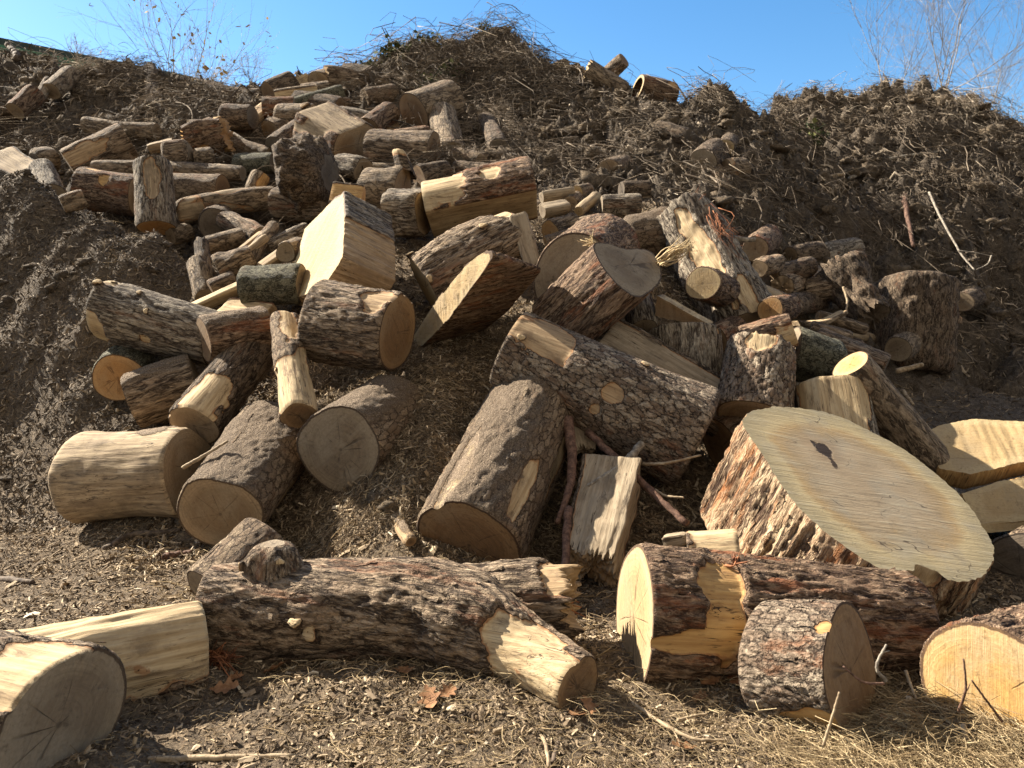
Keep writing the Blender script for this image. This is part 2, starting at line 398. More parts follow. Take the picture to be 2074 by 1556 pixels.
S((330, 900, 6.1), (520, 1000, 5.5), (620, 1090, 5.0), (600, 760, 6.5), (480, 650, 7.2), (700, 1100, 4.70), (800, 950, 4.95), (745, 1000, 4.82), (790, 880, 5.2), (840, 830, 5.45), (900, 820, 5.55),
  (850, 760, 5.92), (950, 720, 6.35), (780, 770, 6.2), (1250, 1000, 5.2), (1350, 1050, 5.0), (1200, 1180, 4.5), (1400, 950, 5.5),
  (1150, 800, 6.1), (1050, 650, 6.8), (1300, 700, 6.7), (1500, 800, 6.2), (1600, 900, 5.8), (1700, 950, 5.6), (980, 880, 5.45),
  (900, 560, 7.6), (700, 640, 7.0), (1000, 480, 8.3), (1250, 480, 8.4), (1250, 430, 8.9), (1450, 480, 8.6), (1400, 420, 9.0), (1550, 600, 8.0),
  (1620, 700, 7.5), (1700, 780, 7.2), (620, 520, 8.3), (450, 560, 8.2), (1100, 380, 9.6), (850, 400, 9.4), (750, 400, 9.3),
  (1000, 345, 10.2), (1250, 375, 10), (400, 480, 9.6), (560, 470, 9.4), (300, 450, 9.9), (450, 420, 10.4), (250, 400, 10.8), (100, 400, 11),
  (100, 300, 12.2), (300, 280, 12), (500, 300, 11.6), (700, 300, 11.6), (900, 290, 11.7), (100, 200, 13.6), (300, 200, 13.6), (500, 215, 13),
  (700, 210, 13), (900, 200, 13.2), (1000, 200, 13.3), (1150, 300, 11.8), (1300, 300, 11.5), (1300, 230, 12.8), (1450, 300, 11.5),
  (1450, 400, 10.3), (1550, 400, 10.6), (1600, 500, 10), (1100, 220, 13), (1650, 300, 14), (1850, 300, 13.8), (2000, 350, 13.5),
  (1700, 400, 12.2), (1900, 420, 12), (2050, 450, 12), (1750, 550, 10.6), (1950, 560, 10.8), (1850, 650, 10.2), (2050, 620, 10.8),
  (1750, 680, 9.8), (1950, 720, 9.6), (2050, 800, 8.8), (1900, 800, 8.6), (1850, 850, 8.0), (2050, 900, 7.2), (1950, 1000, 5.9),
  (2060, 1100, 5.0), (2200, 500, 12), (2300, 750, 9.5), (-200, 300, 12.5))
CREST((-150, 130, 15), (0, 112, 15.2), (100, 138, 15), (200, 148, 15), (300, 162, 15), (400, 182, 14.8), (500, 200, 14.3), (560, 185, 14.2),
      (650, 165, 14.3), (740, 150, 14.5), (800, 112, 15), (880, 105, 15.2), (940, 112, 15.2), (1000, 75, 15.3), (1050, 92, 15.2), (1100, 135, 14.8),
      (1150, 160, 14.5), (1270, 192, 14), (1370, 218, 13.6), (1440, 203, 13.6), (1500, 235, 13.4), (1570, 225, 16), (1640, 232, 16),
      (1700, 212, 16), (1780, 208, 16.2), (1860, 202, 16.3), (1920, 222, 16), (2000, 232, 16), (2045, 292, 16), (2120, 310, 16.5), (2300, 320, 16.5))
CTRL = np.array(CTRL)
def _phi(d2): return np.sqrt(d2 + .3)
def _fit():
    n = len(CTRL); d2 = ((CTRL[:, None, :2] - CTRL[None, :, :2]) ** 2).sum(-1)
    A = np.zeros((n + 3, n + 3)); A[:n, :n] = _phi(d2) - .03 * np.eye(n)
    A[:n, n] = 1; A[:n, n + 1:n + 3] = CTRL[:, :2]; A[n:, :n] = A[:n, n:].T
    return np.linalg.solve(A, np.concatenate([CTRL[:, 2], np.zeros(3)]))
_wt = _fit()
def smooth_z(x, y):
    x = np.asarray(x, float).ravel(); y = np.asarray(y, float).ravel(); out = np.empty(len(x))
    for k in range(0, len(x), 20000):
        a = x[k:k + 20000]; b = y[k:k + 20000]
        d2 = (a[:, None] - CTRL[None, :, 0]) ** 2 + (b[:, None] - CTRL[None, :, 1]) ** 2
        out[k:k + 20000] = _phi(d2) @ _wt[:-3] + _wt[-3] + _wt[-2] * a + _wt[-1] * b
    w = sst(1.0, 2.2, y) * (1 - sst(19, 24, y)) * (1 - sst(13, 19, np.abs(x)))
    return np.clip(out, -.03, 9) * w
def zones(x, y, z):
    """hill 0..1, left mulch mound 0..1"""
    hill = sst(8.8, 10.4, y + .12 * np.abs(x))
    mound = sst(.2, .9, z) * (1 - sst(8.8, 9.8, y)) * sst(2.0, 3.0, -x - .0 * y)
    return hill, mound
def full_z(x, y):
    x = np.asarray(x, float).ravel(); y = np.asarray(y, float).ravel()
    z = smooth_z(x, y); hill, mound = zones(x, y, z)
    near = (np.abs(x) < 17) & (y > .5) & (y < 21)
    add = np.zeros_like(z)
    xs, ys, hs, ms = x[near], y[near], hill[near], mound[near]
    q = np.stack([xs, ys, np.zeros_like(xs)], 1)
    slope = sst(.15, .8, z[near])
    add[near] = (pn(q * .9) * .05 + pn(q * 2.3 + 5) * .035 + fbm(q * 7 + 3, 3) * .022) * (.45 + .9 * slope) + fbm(q * 28, 2) * .007
    lump = ridged(q * 1.7 + 2, 3)
    add[near] += hs * (sst(2.5, 5, xs) * .55 + .2) * (ridged(q * np.array([.75, 1.3, 1]) + 31, 2) - .55)
    add[near] += hs * ((lump - .60) * .50 + (ridged(q * 4.1 + 12, 2) - .5) * .12 + fbm(q * 9 + 40, 3) * .16) + ms * ((ridged(q * 1.3 + 8, 1) - .5) * .16 + fbm(q * 3.1 + 9, 2) * .12 + fbm(q * 11 + 4, 3) * .05)
    bk = np.zeros_like(z); nb = near & (y < 6)
    if BANKS and nb.any():
        px, py = x[nb], y[nb]; acc = np.zeros(len(px))
        for (ax, ay, bx, by, r) in BANKS:
            dx, dy = bx - ax, by - ay; k = np.clip(((px - ax) * dx + (py - ay) * dy) / (dx * dx + dy * dy + 1e-9), 0, 1)
            ds = np.hypot(px - ax - k * dx, py - ay - k * dy); acc = np.maximum(acc, (1 - sst(r * .75, r * .75 + .16, ds)) * min(.035, r * .25))
        bk[nb] = acc * (.6 + .8 * (.5 + pn(np.stack([px * 6, py * 6, 0 * px], 1))))
    return z + add + bk
BANKS = []

def first_hit(px, py, r):
    ds = np.linspace(1.8, 19, 690); pt = CAMP + ds[:, None] * (P(px, py, 1.0) - CAMP)
    z = smooth_z(pt[:, 0], pt[:, 1]); e = .15
    gx = (smooth_z(pt[:, 0] + e, pt[:, 1]) - z) / e; gy = (smooth_z(pt[:, 0], pt[:, 1] + e) - z) / e
    cs = 1 / np.sqrt(1 + gx ** 2 + gy ** 2)
    f = (pt[:, 2] - z) * cs - r * ds / F
    i = np.argmax(f <= 0)
    return ds[i] if f[i] <= 0 else None

def build_terrain():
    xs = np.concatenate([[-150, -90, -50, -30], np.arange(-22, -9, .35), np.arange(-9, -3.2, .04), np.arange(-3.2, 3.2, .0165), np.arange(3.2, 9, .04), np.arange(9, 22, .35), [30, 50, 90, 150]])
    ys = np.concatenate([[-60, -30, -12, -5, -2, 0, 1.0], np.arange(1.5, 2.0, .1), np.arange(2.0, 7, .0165), np.arange(7, 17.2, .038), np.arange(17.3, 24, .3), [27, 34, 50, 90, 160, 260]])
    X, Y = np.meshgrid(xs, ys)
    z = full_z(X, Y)
    v = np.stack([X.ravel(), Y.ravel(), z], 1)
    hill, mound = zones(v[:, 0], v[:, 1], z)
    near = np.abs(v[:, 0]) < 18
    rt = sst(2.2, 3.6, v[:, 0]) * sst(5.2, 7, v[:, 1])
    dark = np.clip(np.maximum(np.maximum(hill * .8, mound * .55), rt * .7) + .12, 0, 1)
    o = mesh_obj('ground', v, grid_faces(len(ys), len(xs), False), mat=soil_mat(), attrs=dict(dark=dark))
    tag(o, 'mulch covered ground rising into dark soil and brush heaps', 'ground', kind='structure')
# ------------------------------------------------------------------ logs
def frame(A, B):
    Z = B - A; L = np.linalg.norm(Z); Z = Z / L
    ref = np.array([0, 0, 1.0]) if abs(Z[2]) < .85 else np.array([0, -1.0, 0])
    X = ref - Z * (Z @ ref); X /= np.linalg.norm(X); Y = np.cross(Z, X)
    mid = (A + B) / 2; tc = CAMP - mid
    s = np.sign(Y @ tc) if abs(Z[2]) < .85 else np.sign(Y[0])
    return np.stack([X, Y, Z], 1), L, (s if s != 0 else 1.0)

def M4(o, Rm):
    m = np.eye(4); m[:3, :3] = Rm; m[:3, 3] = o; return Matrix(m.tolist())

def resample(poly, n):
    p = np.concatenate([poly, poly[:1]]); s = np.concatenate([[0], np.cumsum(np.linalg.norm(np.diff(p, axis=0), axis=1))])
    u = np.linspace(0, s[-1], n, endpoint=False)
    return np.stack([np.interp(u, s, p[:, k]) for k in range(p.shape[1])], 1)

SEED = [100]
ROOTS = {}
def barrel(a, b, L, style, wood, wflag, s, res, o):
    """a, b: (n,3) end rings in local frame.  returns verts grid + attributes"""
    n = len(a); seed = SEED[0]; SEED[0] += 1
    nz = int(np.clip(L / res / 1.25, 8, 230)); t = np.linspace(0, 1, nz)[:, None, None]
    V = a[None] * (1 - t) + b[None] * t
    bend = o.get('bend', (0, 0)); arc = np.sin(np.pi * t[..., 0])
    ax = np.zeros((nz, 1, 3)); ax[:, 0, 2] = t[:, 0, 0] * L
    rv = V - ax; rv[..., 2] = 0
    Rr = np.linalg.norm(rv, axis=2); u = rv / (Rr[..., None] + 1e-9)
    R0 = float(Rr.mean())
    th = np.degrees(np.arctan2(u[..., 1] * s, u[..., 0]))
    q = np.stack([V[..., 0], V[..., 1], np.broadcast_to(t[..., 0] * L, Rr.shape)], -1) + np.array([seed * 3.7, seed * 1.3, seed * 7.9])
    lump = o.get('lump', .10); sc = 1 / max(R0, .04)
    d = lump * R0 * fbm(q * np.array([sc, sc, sc * .45]) * .8, 2)
    # bark mask
    m = np.ones((nz, n))
    nz3 = fbm(q * 9 * np.array([1, 1, .6]) * (.25 / max(R0, .08)) ** .5, 3)
    tt = np.broadcast_to(t[..., 0], m.shape)
    if wflag is not None: m *= (1 - wflag[None])
    for (bt, ang, hl, hw) in o.get('bare', []):
        dt = (th - ang + 180) % 360 - 180
        e = ((tt - bt) / hl) ** 2 + (dt / hw) ** 2
        m = np.minimum(m, sst(.70, 1.25, e + nz3 * 1.1))
    bf = o.get('barefrac', 0)
    if bf: m = np.minimum(m, sst(bf - .05, bf + .05, .5 + .9 * fbm(q * np.array([2.2, 2.2, 1.2]) + 50, 3)))
    if wood and style is None: m *= 0
    # bark relief
    bt = o.get('bt', {'ridge': .015, 'red': .013, 'plate': .007, 'dusty': .012, 'smooth': .006, 'dark': .014, 'grey': .018, 'lichen': .008, 'rough': .045}.get(style, .01))
    bt *= min(1, R0 / .10)
    if style in ('plate',):
        f1, f2, _ = worley(q * np.array([34, 34, 17]) + fbm(q * 20, 2)[..., None] * .6)
        h = sst(.0, .20, f2 - f1) * .7 + .3 * (.5 + fbm(q * 30, 3))
    elif style in ('dusty', 'smooth', 'lichen'):
        h = .5 + .8 * fbm(q * np.array([22, 22, 12]), 3)
    elif style == 'rough':
        w = fbm(q * 3, 2)[..., None] * .35
        h = ridged(q * np.array([15, 15, 2.6]) + w * 1.3, 3) * .75 + .25 * (.5 + fbm(q * 25, 2))
    else:
        w = fbm(q * 6, 2)[..., None] * .5
        h = ridged(q * np.array([30, 30, 5.5]) + w, 3) * .8 + .2 * (.5 + fbm(q * np.array([45, 45, 20]), 2))
    h = np.clip(h, 0, 1)
    hh = .3 + .5 * (1 - sst(0, .05, np.minimum(tt, 1 - tt) * L)); hh = h * (1 - (hh - .3) * 1.5) + (hh - .3) * 1.5 * .6
    d = d + m * (bt * (.55 + hh) + .004)
    # split / bare wood fibres
    d = d + (1 - m) * o.get('fib', .004) * fbm(q * np.array([40, 40, 2.0]), 2)
    d = d + o.get('chunk', 0) * (pn(q * 5) + .6 * pn(q * 11))
    # rounded, worn or torn ends
    for key, dist in (('rndA', tt * L), ('rndB', (1 - tt) * L)):
        k = o.get(key, .012)
        e = np.clip(1 - dist / (k + 1e-6), 0, 1); d = d - k * .8 * (1 - np.sqrt(np.clip(1 - e * e, 0, 1)))
    for (kt, ka, kr) in o.get('knots', []):
        dt = np.radians((th - ka + 180) % 360 - 180) * R0; dz = (tt - kt) * L
        d = d + kr * .55 * np.exp(-(dt ** 2 + dz ** 2) / (1.5 * kr) ** 2)
    wn = u[..., 0:1] * o['_X'] + u[..., 1:2] * o['_Y']
    dust = o.get('dust', .25)
    du = np.clip(sst(.25, .95, wn[..., 2]) * dust * 1.15 + dust * .15, 0, 1) * (.75 + .5 * nz3)
    for (bt_, ang, hl, hw, am) in o.get('dirt', []):
        dt = (th - ang + 180) % 360 - 180
        du = np.maximum(du, am * (1 - sst(.6, 1.2, ((tt - bt_) / hl) ** 2 + (dt / hw) ** 2 + nz3)))
    d = d + sst(.45, .7, du) * (.008 + .008 * fbm(q * 35, 3))
    V = V + u * d[..., None]
    V[..., 0] += arc * bend[0]; V[..., 1] += arc * bend[1] * s
    for ring0, wgt in ((a, 1 - tt), (b, tt)):      # keep tilted sawn ends plane
        zc = ring0[:, 2] - ring0[:, 2].mean()
        if np.abs(zc).max() > 1e-4:
            G = np.c_[ring0[:, :2], np.ones(n)]; k = np.linalg.lstsq(G, ring0[:, 2], rcond=None)[0]
            V[..., 2] += wgt * ((V[..., 0] * k[0] + V[..., 1] * k[1] + k[2]) - (ring0[:, 0] * k[0] + ring0[:, 1] * k[1] + k[2])[None])
    if o.get('path') is not None:
        pl = catmull((np.array(o['path']) - o['_O']) @ o['_R'], nz); T = np.gradient(pl, axis=0); T /= np.linalg.norm(T, axis=1)[:, None]
        Xi = np.array([1.0, 0, 0]) - T * T[:, :1]; Xi /= np.linalg.norm(Xi, axis=1)[:, None]; Yi = np.cross(T, Xi)
        rp = np.interp(t[:, 0, 0], np.linspace(0, 1, len(o['rprof'])), o['rprof'])[:, None, None] if 'rprof' in o else 1.0
        V = pl[:, None] + rp * (V[..., 0:1] * Xi[:, None] + V[..., 1:2] * Yi[:, None])
    for key, wgt in (('jagA', (1 - tt) ** 6), ('jagB', tt ** 6)):
        if o.get(key): 
            j = np.abs(pn(np.stack([u[..., 0] * 4 + seed, u[..., 1] * 4, u[..., 0] * 0], -1))) + .5 * pn(np.stack([u[..., 0] * 14 + seed, u[..., 1] * 14, u[..., 0] * 0], -1))
            V[..., 2] += wgt * o[key] * j * (1 if key == 'jagB' else -1)
    return V, m, h, np.clip(du, 0, 1)

def cap(ring, bk, inward, parent, style, jag=0, pith=(0, 0), hollow=0, tilt=None):
    n = len(ring); c = ring.mean(0) + np.array([pith[0], pith[1], 0]); seed = SEED[0]
    fr = np.array([1, .985, .95, .88, .78, .66, .53, .40, .27, .14, .05]) if n < 110 and not style.endswith('_s') else np.concatenate([[1, .992], np.linspace(.975, .03, 26)])
    V = c + (ring - c)[None] * fr[:, None, None]
    nn = pn(np.concatenate([V[..., :2] * 6, np.full(V.shape[:2] + (1,), seed)], -1))
    amp = (.004 if n < 110 else .0025) + jag * .5
    if style.endswith('_s'):
        V[..., 2] += ((1 - fr) ** .4)[:, None] * (.006 * pn(np.concatenate([V[..., :2] * np.array([4, 30]), np.full(V.shape[:2] + (1,), seed)], -1)) + .010 * pn(np.concatenate([V[..., :2] * np.array([2, 8]), np.full(V.shape[:2] + (1,), seed + 5)], -1)))
    fibre = pn(np.concatenate([V[..., :2] * 40, np.full(V.shape[:2] + (1,), seed)], -1))
    V[..., 2] += ((1 - fr) ** .5)[:, None] * nn * amp + ((jag * fibre * .5) if jag else 0)
    k = len(fr); q = grid_faces(k, n); cf = V.reshape(-1, 3) - c
    rr = np.repeat(fr, n); b = np.tile(bk, k)
    v = V.reshape(-1, 3)
    if hollow:
        keep = fr >= hollow; kk = keep.sum(); v = V[:kk].reshape(-1, 3); q = grid_faces(kk, n); cf = v - c; rr = rr[:kk * n]; b = b[:kk * n]
        t = None
    else:
        v = np.concatenate([v, [V[-1].mean(0)]]); cf = np.concatenate([cf, [[0, 0, 0]]]); rr = np.append(rr, 0); b = np.append(b, 0)
        j = np.arange(n); t = np.stack([np.full(n, k * n), (k - 1) * n + j, (k - 1) * n + (j + 1) % n], 1)
    if not inward: 
        q = q[:, ::-1]
        if t is not None: t = t[:, ::-1]
    cf = cf.copy(); cf[:, 2] = 0
    # the sawn surface keeps its own axes: pith at the origin
    return mesh_obj('cut_face', v, q, t, cut_mat(style), parent, dict(cf=cf, rr=rr, bark=b), smooth=True)

def knot_part(root, loc, nrm, r, wood='pale', length=None):
    a = np.linspace(0, 2 * np.pi, 18, endpoint=False); L = length or r * .75
    nrm = nrm / np.linalg.norm(nrm); ref = np.array([0, 0, 1.0]) if abs(nrm[2]) < .8 else np.array([1.0, 0, 0])
    x = np.cross(nrm, ref); x /= np.linalg.norm(x); y = np.cross(nrm, x)
    wob = 1 + .22 * np.sin(2 * a + r * 900) + .16 * np.sin(3 * a + r * 400) + .07 * np.sin(7 * a + r * 300); nrm = nrm / np.linalg.norm(nrm) + .35 * np.random.default_rng(int(r * 1e5)).normal(size=3); nrm /= np.linalg.norm(nrm)
    rows = [(-.6, 1.15), (.3, 1.02), (.8, .93), (1.0, .78), (1.04, .4), (1.0, .08)]
    V = np.concatenate([loc + nrm * L * zz + r * k * wob[:, None] * (np.cos(a)[:, None] * x + np.sin(a)[:, None] * y) for zz, k in rows])
    q = grid_faces(len(rows), 18)
    bk = np.concatenate([np.full(18, x) for x in (1, .75, 0, 0, 0, 0)])
    return mesh_obj('knot', V, q, None, bark_mat('dark', wood), root, dict(bark=bk, hgt=bk * .4, dust=bk * 0))

def solid(name, cat, label, ringA, ringB, style, wood, cuts, o, wflag=None, parent=None, partname='bark', group=None):
    A = ringA.mean(0); B = ringB.mean(0)
    if 'axA' in o: A = o['axA']; B = o['axB']
    Rm, L, s = frame(A, B)
    o['_X'] = Rm[:, 0]; o['_Y'] = Rm[:, 1]; o['_O'] = A; o['_R'] = Rm
    a = (ringA - A) @ Rm; b = (ringB - A) @ Rm
    dm = np.linalg.norm((A + B) / 2 - CAMP); res = max(.0075, dm * .0024)
    V, m, h, du = barrel(a, b, L, style, wood, wflag, s, res, o)
    nz, n = m.shape
    M = M4(A, Rm)
    mat = bark_mat(style or 'dark', wood)
    at = dict(bark=m.ravel(), hgt=h.ravel(), dust=du.ravel())
    f = grid_faces(nz, n); pv = V.reshape(-1, 3)
    if dm < 7.5 and style in ('ridge', 'red', 'plate', 'rough', 'grey', 'dark', 'dusty') and nz > 30:
        rg = np.random.default_rng(SEED[0] + 5); ev = []; ef = []; ea = {k: [] for k in at}; cnt = len(pv)
        cen = V.mean(1, keepdims=True); un = V - cen; un /= np.linalg.norm(un, axis=2)[..., None]
        for _ in range(int(np.clip(nz * n / 180, 16, 140)) // (3 if style == 'dusty' else 1)):
            hi = int(rg.integers(4, 13)); wj = int(rg.integers(2, 6)); i = int(rg.integers(1, nz - hi - 1)); j = int(rg.integers(0, n))
            if m[i:i + hi, j].min() < .6: continue
            jj = (j + np.arange(wj)) % n; ii = np.arange(i, i + hi)
            lift = rg.uniform(.004, .016); tl = np.linspace(0, 1, hi)[:, None]; tl = tl if rg.random() < .5 else tl[::-1]
            wv = np.abs(np.linspace(-1, 1, wj))[None]
            blk = V[np.ix_(ii, jj)] + un[np.ix_(ii, jj)] * (.0015 + lift * (tl ** 1.5) * (1 - .35 * wv))[..., None]
            blk = blk + (blk.mean(1, keepdims=True) - blk) * (rg.random((hi, 1, 1)) * .6)
            ev.append(blk.reshape(-1, 3)); ef.append(grid_faces(hi, wj, False) + cnt); cnt += hi * wj
            for k in at: ea[k].append(np.full(hi * wj, dict(bark=1.0, hgt=rg.uniform(.45, .95), dust=0.0)[k]))
        if ev:
            pv = np.concatenate([pv] + ev); f = np.concatenate([f] + ef); at = {k: np.concatenate([at[k]] + ea[k]) for k in at}
    if parent is None:
        root = empty(name, M); tag(root, label, cat, group)
        hold = root
        bo = mesh_obj(partname, pv, f, None, mat, root, at)
    else:
        root = parent['root']; Mr = parent['M']
        bo = mesh_obj(partname, pv, f, None, mat, root, at, M=Mr.inverted() @ M)
        hold = bo
    for e, c in ((0, cuts[0]), (1, cuts[1])):
        if c:
            ring = V[0] if e == 0 else V[-1]
            cap(ring, m[0 if e == 0 else -1], e == 1, hold, c, o.get('jagA' if e == 0 else 'jagB', 0) * .4, o.get('pith', (0, 0)), o.get('hollow', 0) if e == o.get('hend', 0) else 0)
    for kk, kn in enumerate(o.get('knots', [])):
        kt, ka, kr = kn
        i = int(round(kt * (nz - 1))); thv = np.degrees(np.arctan2((V[i, :, 1]) * s, V[i, :, 0]))
        j = np.argmin(np.abs((thv - ka + 180) % 360 - 180)); loc = V[i, j]; nr = np.array([loc[0], loc[1], 0]); 
        knot_part(hold, loc, nr, kr, o.get('kwood', 'pale'), o.get('klen'))
    low = A[2] < .75 and B[2] < .75 and dm < 5.6
    if low: BANKS.append((A[0], A[1], B[0], B[1], np.linalg.norm(a[:, :2], axis=1).mean()))
    return dict(root=root, M=M, A=A, B=B, Rm=Rm, L=L, s=s, V=V, bark=bo)

def depth_of(p, r):
    if len(p) == 3 and p[2] >= 2: return p[2]
    d = first_hit(p[0], p[1], r * .82)
    if d is not None and d > 9: d = first_hit(p[0], p[1], r * 1.15)
    if d is None: d = 14.5; print('NOHIT', p)
    return d - (p[2] if len(p) == 3 else 0)

def ringof(n, Rm, s, C, r, clips, lob, seed):
    th = np.linspace(0, 2 * np.pi, n, endpoint=False)
    rr = np.ones(n); w = np.zeros(n)
    rg = np.random.default_rng(seed)
    for k in (2, 3, 4): rr += lob / k * np.sin(k * th + rg.random() * 6.28)
    for (ang, dist) in clips:
        c = np.cos(th - R(ang) * s); lim = np.where(c > 1e-3, dist / np.maximum(c, 1e-3), 99)
        w = np.where(lim < rr, 1.0, w); rr = np.minimum(rr, lim)
    loc = np.stack([rr * r * np.cos(th), rr * r * np.sin(th), 0 * th], 1)
    if clips: 
        # respace along the outline so that split edges stay crisp, keep flags by nearest
        l2 = resample(loc, n); idx = np.argmin(((l2[:, None] - loc[None]) ** 2).sum(-1), 1); loc = l2; w = w[idx]
    return C + loc @ Rm.T, w

def LG(label, A, B, rA, rB=None, style='ridge', cuts=('grey', 'grey'), name='log', cat='log', wood='pale', clips=(), group=None, **o):
    rB = rA if rB is None else rB
    dA = depth_of(A, rA); dB = depth_of(B, rB)
    if len(A) == 3 and A[2] > 7 and dA > 7:       # never buried: rest on the slope, whatever was guessed
        h0 = first_hit(A[0], A[1], rA * 1.15)
        if h0 is not None and dA > h0: dB -= dA - h0; dA = h0
    if min(dA, dB) > 9: rA *= 1.15; rB *= 1.15
    PA = P(A[0], A[1], dA); PB = P(B[0], B[1], dB); ra = rA * dA / F; rb = rB * dB / F
    if o.get('flip'): PA, PB, ra, rb = PB, PA, rb, ra
    Rm, L, s = frame(PA, PB)
    dm = (dA + dB) / 2; res = max(.0075, dm * .0024)
    n = int(np.clip(2 * np.pi * max(ra, rb) / res, 26, 190))
    lob = o.get('lob', .075); sd = SEED[0]
    RA, w = ringof(n, Rm, s, PA, ra, clips, lob, sd); RB, w2 = ringof(n, Rm, s, PB, rb, clips, lob, sd)
    o['axA'] = PA; o['axB'] = PB
    if dm > 9: o['dust'] = max(o.get('dust', .25), .42)
    g = group or ('sawn logs of the front heap' if dm < 9 else 'logs on the slope behind')
    return solid(name, cat, label, RA, RB, style, wood, cuts, o, w if len(clips) else None, group=g)

def PR(label, poly, dc, nrm, ext, scaleB=1.0, edges='', style='ridge', cuts=('grey', 'grey'), name='split_block', cat='log', wood='pale', group=None, cpx=None, **o):
    """block whose sawn face has the given outline (picture points on a plane at depth dc with normal nrm), run back along ext"""
    poly = np.array(poly, float); c = poly.mean(0) if cpx is None else np.array(cpx, float)
    C = P(c[0], c[1], dc); nrm = np.array(nrm, float); nrm /= np.linalg.norm(nrm)
    pts = []
    for x, y in poly:
        d = P(x, y, 1.0) - CAMP; k = ((C - CAMP) @ nrm) / (d @ nrm); pts.append(CAMP + d * k)
    pts = np.array(pts)
    if not edges:
        for _ in range(2): q0 = np.roll(pts, -1, 0); pts = np.stack([pts * .75 + q0 * .25, pts * .25 + q0 * .75], 1).reshape(-1, 3)
    per = np.linalg.norm(np.roll(pts, -1, 0) - pts, axis=1)
    res = max(.0075, dc * .0024); n = int(np.clip(per.sum() / res, 40, 340))
    ring = resample(pts, n); cen = ring.mean(0); rj = pn(np.stack([np.arange(n) * .35, np.full(n, SEED[0] * 1.7), np.zeros(n)], 1)) + .8 * pn(np.stack([np.arange(n) * .11, np.full(n, SEED[0] * 3.7), np.zeros(n)], 1))
    un = ring - cen; un /= np.linalg.norm(un, axis=1)[:, None]; ring = ring + un * (rj * o.get('ragged', .008))[:, None]
    w = np.zeros(n)
    if edges:
        cs = np.concatenate([[0], np.cumsum(per)]); u = np.linspace(0, cs[-1], n, endpoint=False)
        idx = np.searchsorted(cs, u, side='right') - 1
        w = np.array([1.0 if edges[min(i, len(edges) - 1)] == 'w' else 0.0 for i in idx])
    ext = np.array(ext, float); cc = ring.mean(0)
    ringB = cc + (ring - cc) * scaleB + ext
    if not o.get('ccw_ok'):
        Rm, L, s = frame(cc, cc + ext); l = (ring - cc) @ Rm
        area = (l[:, 0] * np.roll(l[:, 1], -1) - np.roll(l[:, 0], -1) * l[:, 1]).sum()
        if area < 0: ring = ring[::-1]; ringB = ringB[::-1]; w = w[::-1]
    if cuts[0] == 'STUMP':
        def onf(x, y):
            d = P(x, y, 1.0) - CAMP; return tuple(float(k) for k in ((CAMP + d * (((C - CAMP) @ nrm) / (d @ nrm)) - cc) @ Rm)[:2]) + (0.0,)
        a0 = np.array(onf(1600, 960)); a1 = np.array(onf(1900, 1010)); dd = a1 - a0
        _mc[('cut', 'STUMP')] = stump_mat(-math.atan2(dd[1], dd[0]), onf(1668, 912), onf(1690, 938))
    o.setdefault('lump', .03)
    return solid(name, cat, label, ring, ringB, style, wood, cuts, o, w, group=group or 'sawn logs of the front heap')

def stick(label, pts, r, mat, name='branch', cat='branch', taper=.6, n=26, sides=8, group=None, lift=0.0, jit=.05, forks=()):
    rr = r
    w = [P(p[0], p[1], depth_of(p, rr) - lift) for p in pts]
    line = catmull(w, n); dm = np.linalg.norm(line[0] - CAMP)
    rad = rr * dm / F * np.linspace(1, taper, n)
    rg = np.random.default_rng(SEED[0]); SEED[0] += 1
    line = line + rg.normal(size=line.shape) * rad[:, None] * .10
    o0 = line[np.argmin(line[:, 2])].copy()
    g = Geo(); v, q, t = tube(line - o0, rad, sides, jit, SEED[0]); g.add(v, q, t, tone=rg.random() * .3 + .35)
    for fk in forks:
        fw = [P(p[0], p[1], depth_of(p, rr) - lift) for p in fk]
        fl = catmull(fw, 14); v, q, t = tube(fl - o0, rad.mean() * np.linspace(.75, .35, 14), 6, jit, SEED[0]); g.add(v, q, t, tone=.5)
    ob = g.obj(name, mat, M=Matrix.Translation(o0.tolist()))
    return tag(ob, label, cat, group)
# ================================================================== FOREGROUND
LG('log in the bottom left corner with a dark ringed face and bare top', (135, 1458), (-190, 1372), 133, 112, 'ridge', ('grey', 'tan'),
   bare=[(.10, 15, .22, 42)], barefrac=0, pith=(.0, -.03), dust=.2, tiltA=0)
LG('long peeled pale log lying behind the log in the bottom left corner', (408, 1300), (-110, 1405), 80, 98, 'red', ('pale', 'pale'),
   wood='pale', bare=[(.5, 25, 1.2, 92)], dust=.10, lump=.18, fib=.012, chunk=.005)
_fp = [P(*k) for k in ((428, 1243, 3.50), (560, 1240, 3.51), (720, 1237, 3.50), (860, 1240, 3.45), (965, 1272, 3.33), (1060, 1330, 3.16), (1166, 1392, 2.93))]
fk = LG('forked dark log with a short peeled branch, lying across the front of the heap', (428, 1243, 3.50), (1166, 1392, 2.93), 86, 60, 'ridge', ('brown', 'brown'),
   name='forked_log', cat='log', path=_fp, rprof=[1.0, 1.12, 1.20, 1.31, 1.36, 1.05, .93], wood='pale', bare=[(.93, 42, .19, 66), (.97, 118, .17, 60)], dust=.30, lump=.16, rndB=.006,
   knots=[(.275, 62, .036), (.245, 44, .026)], bt=.018, klen=.03)
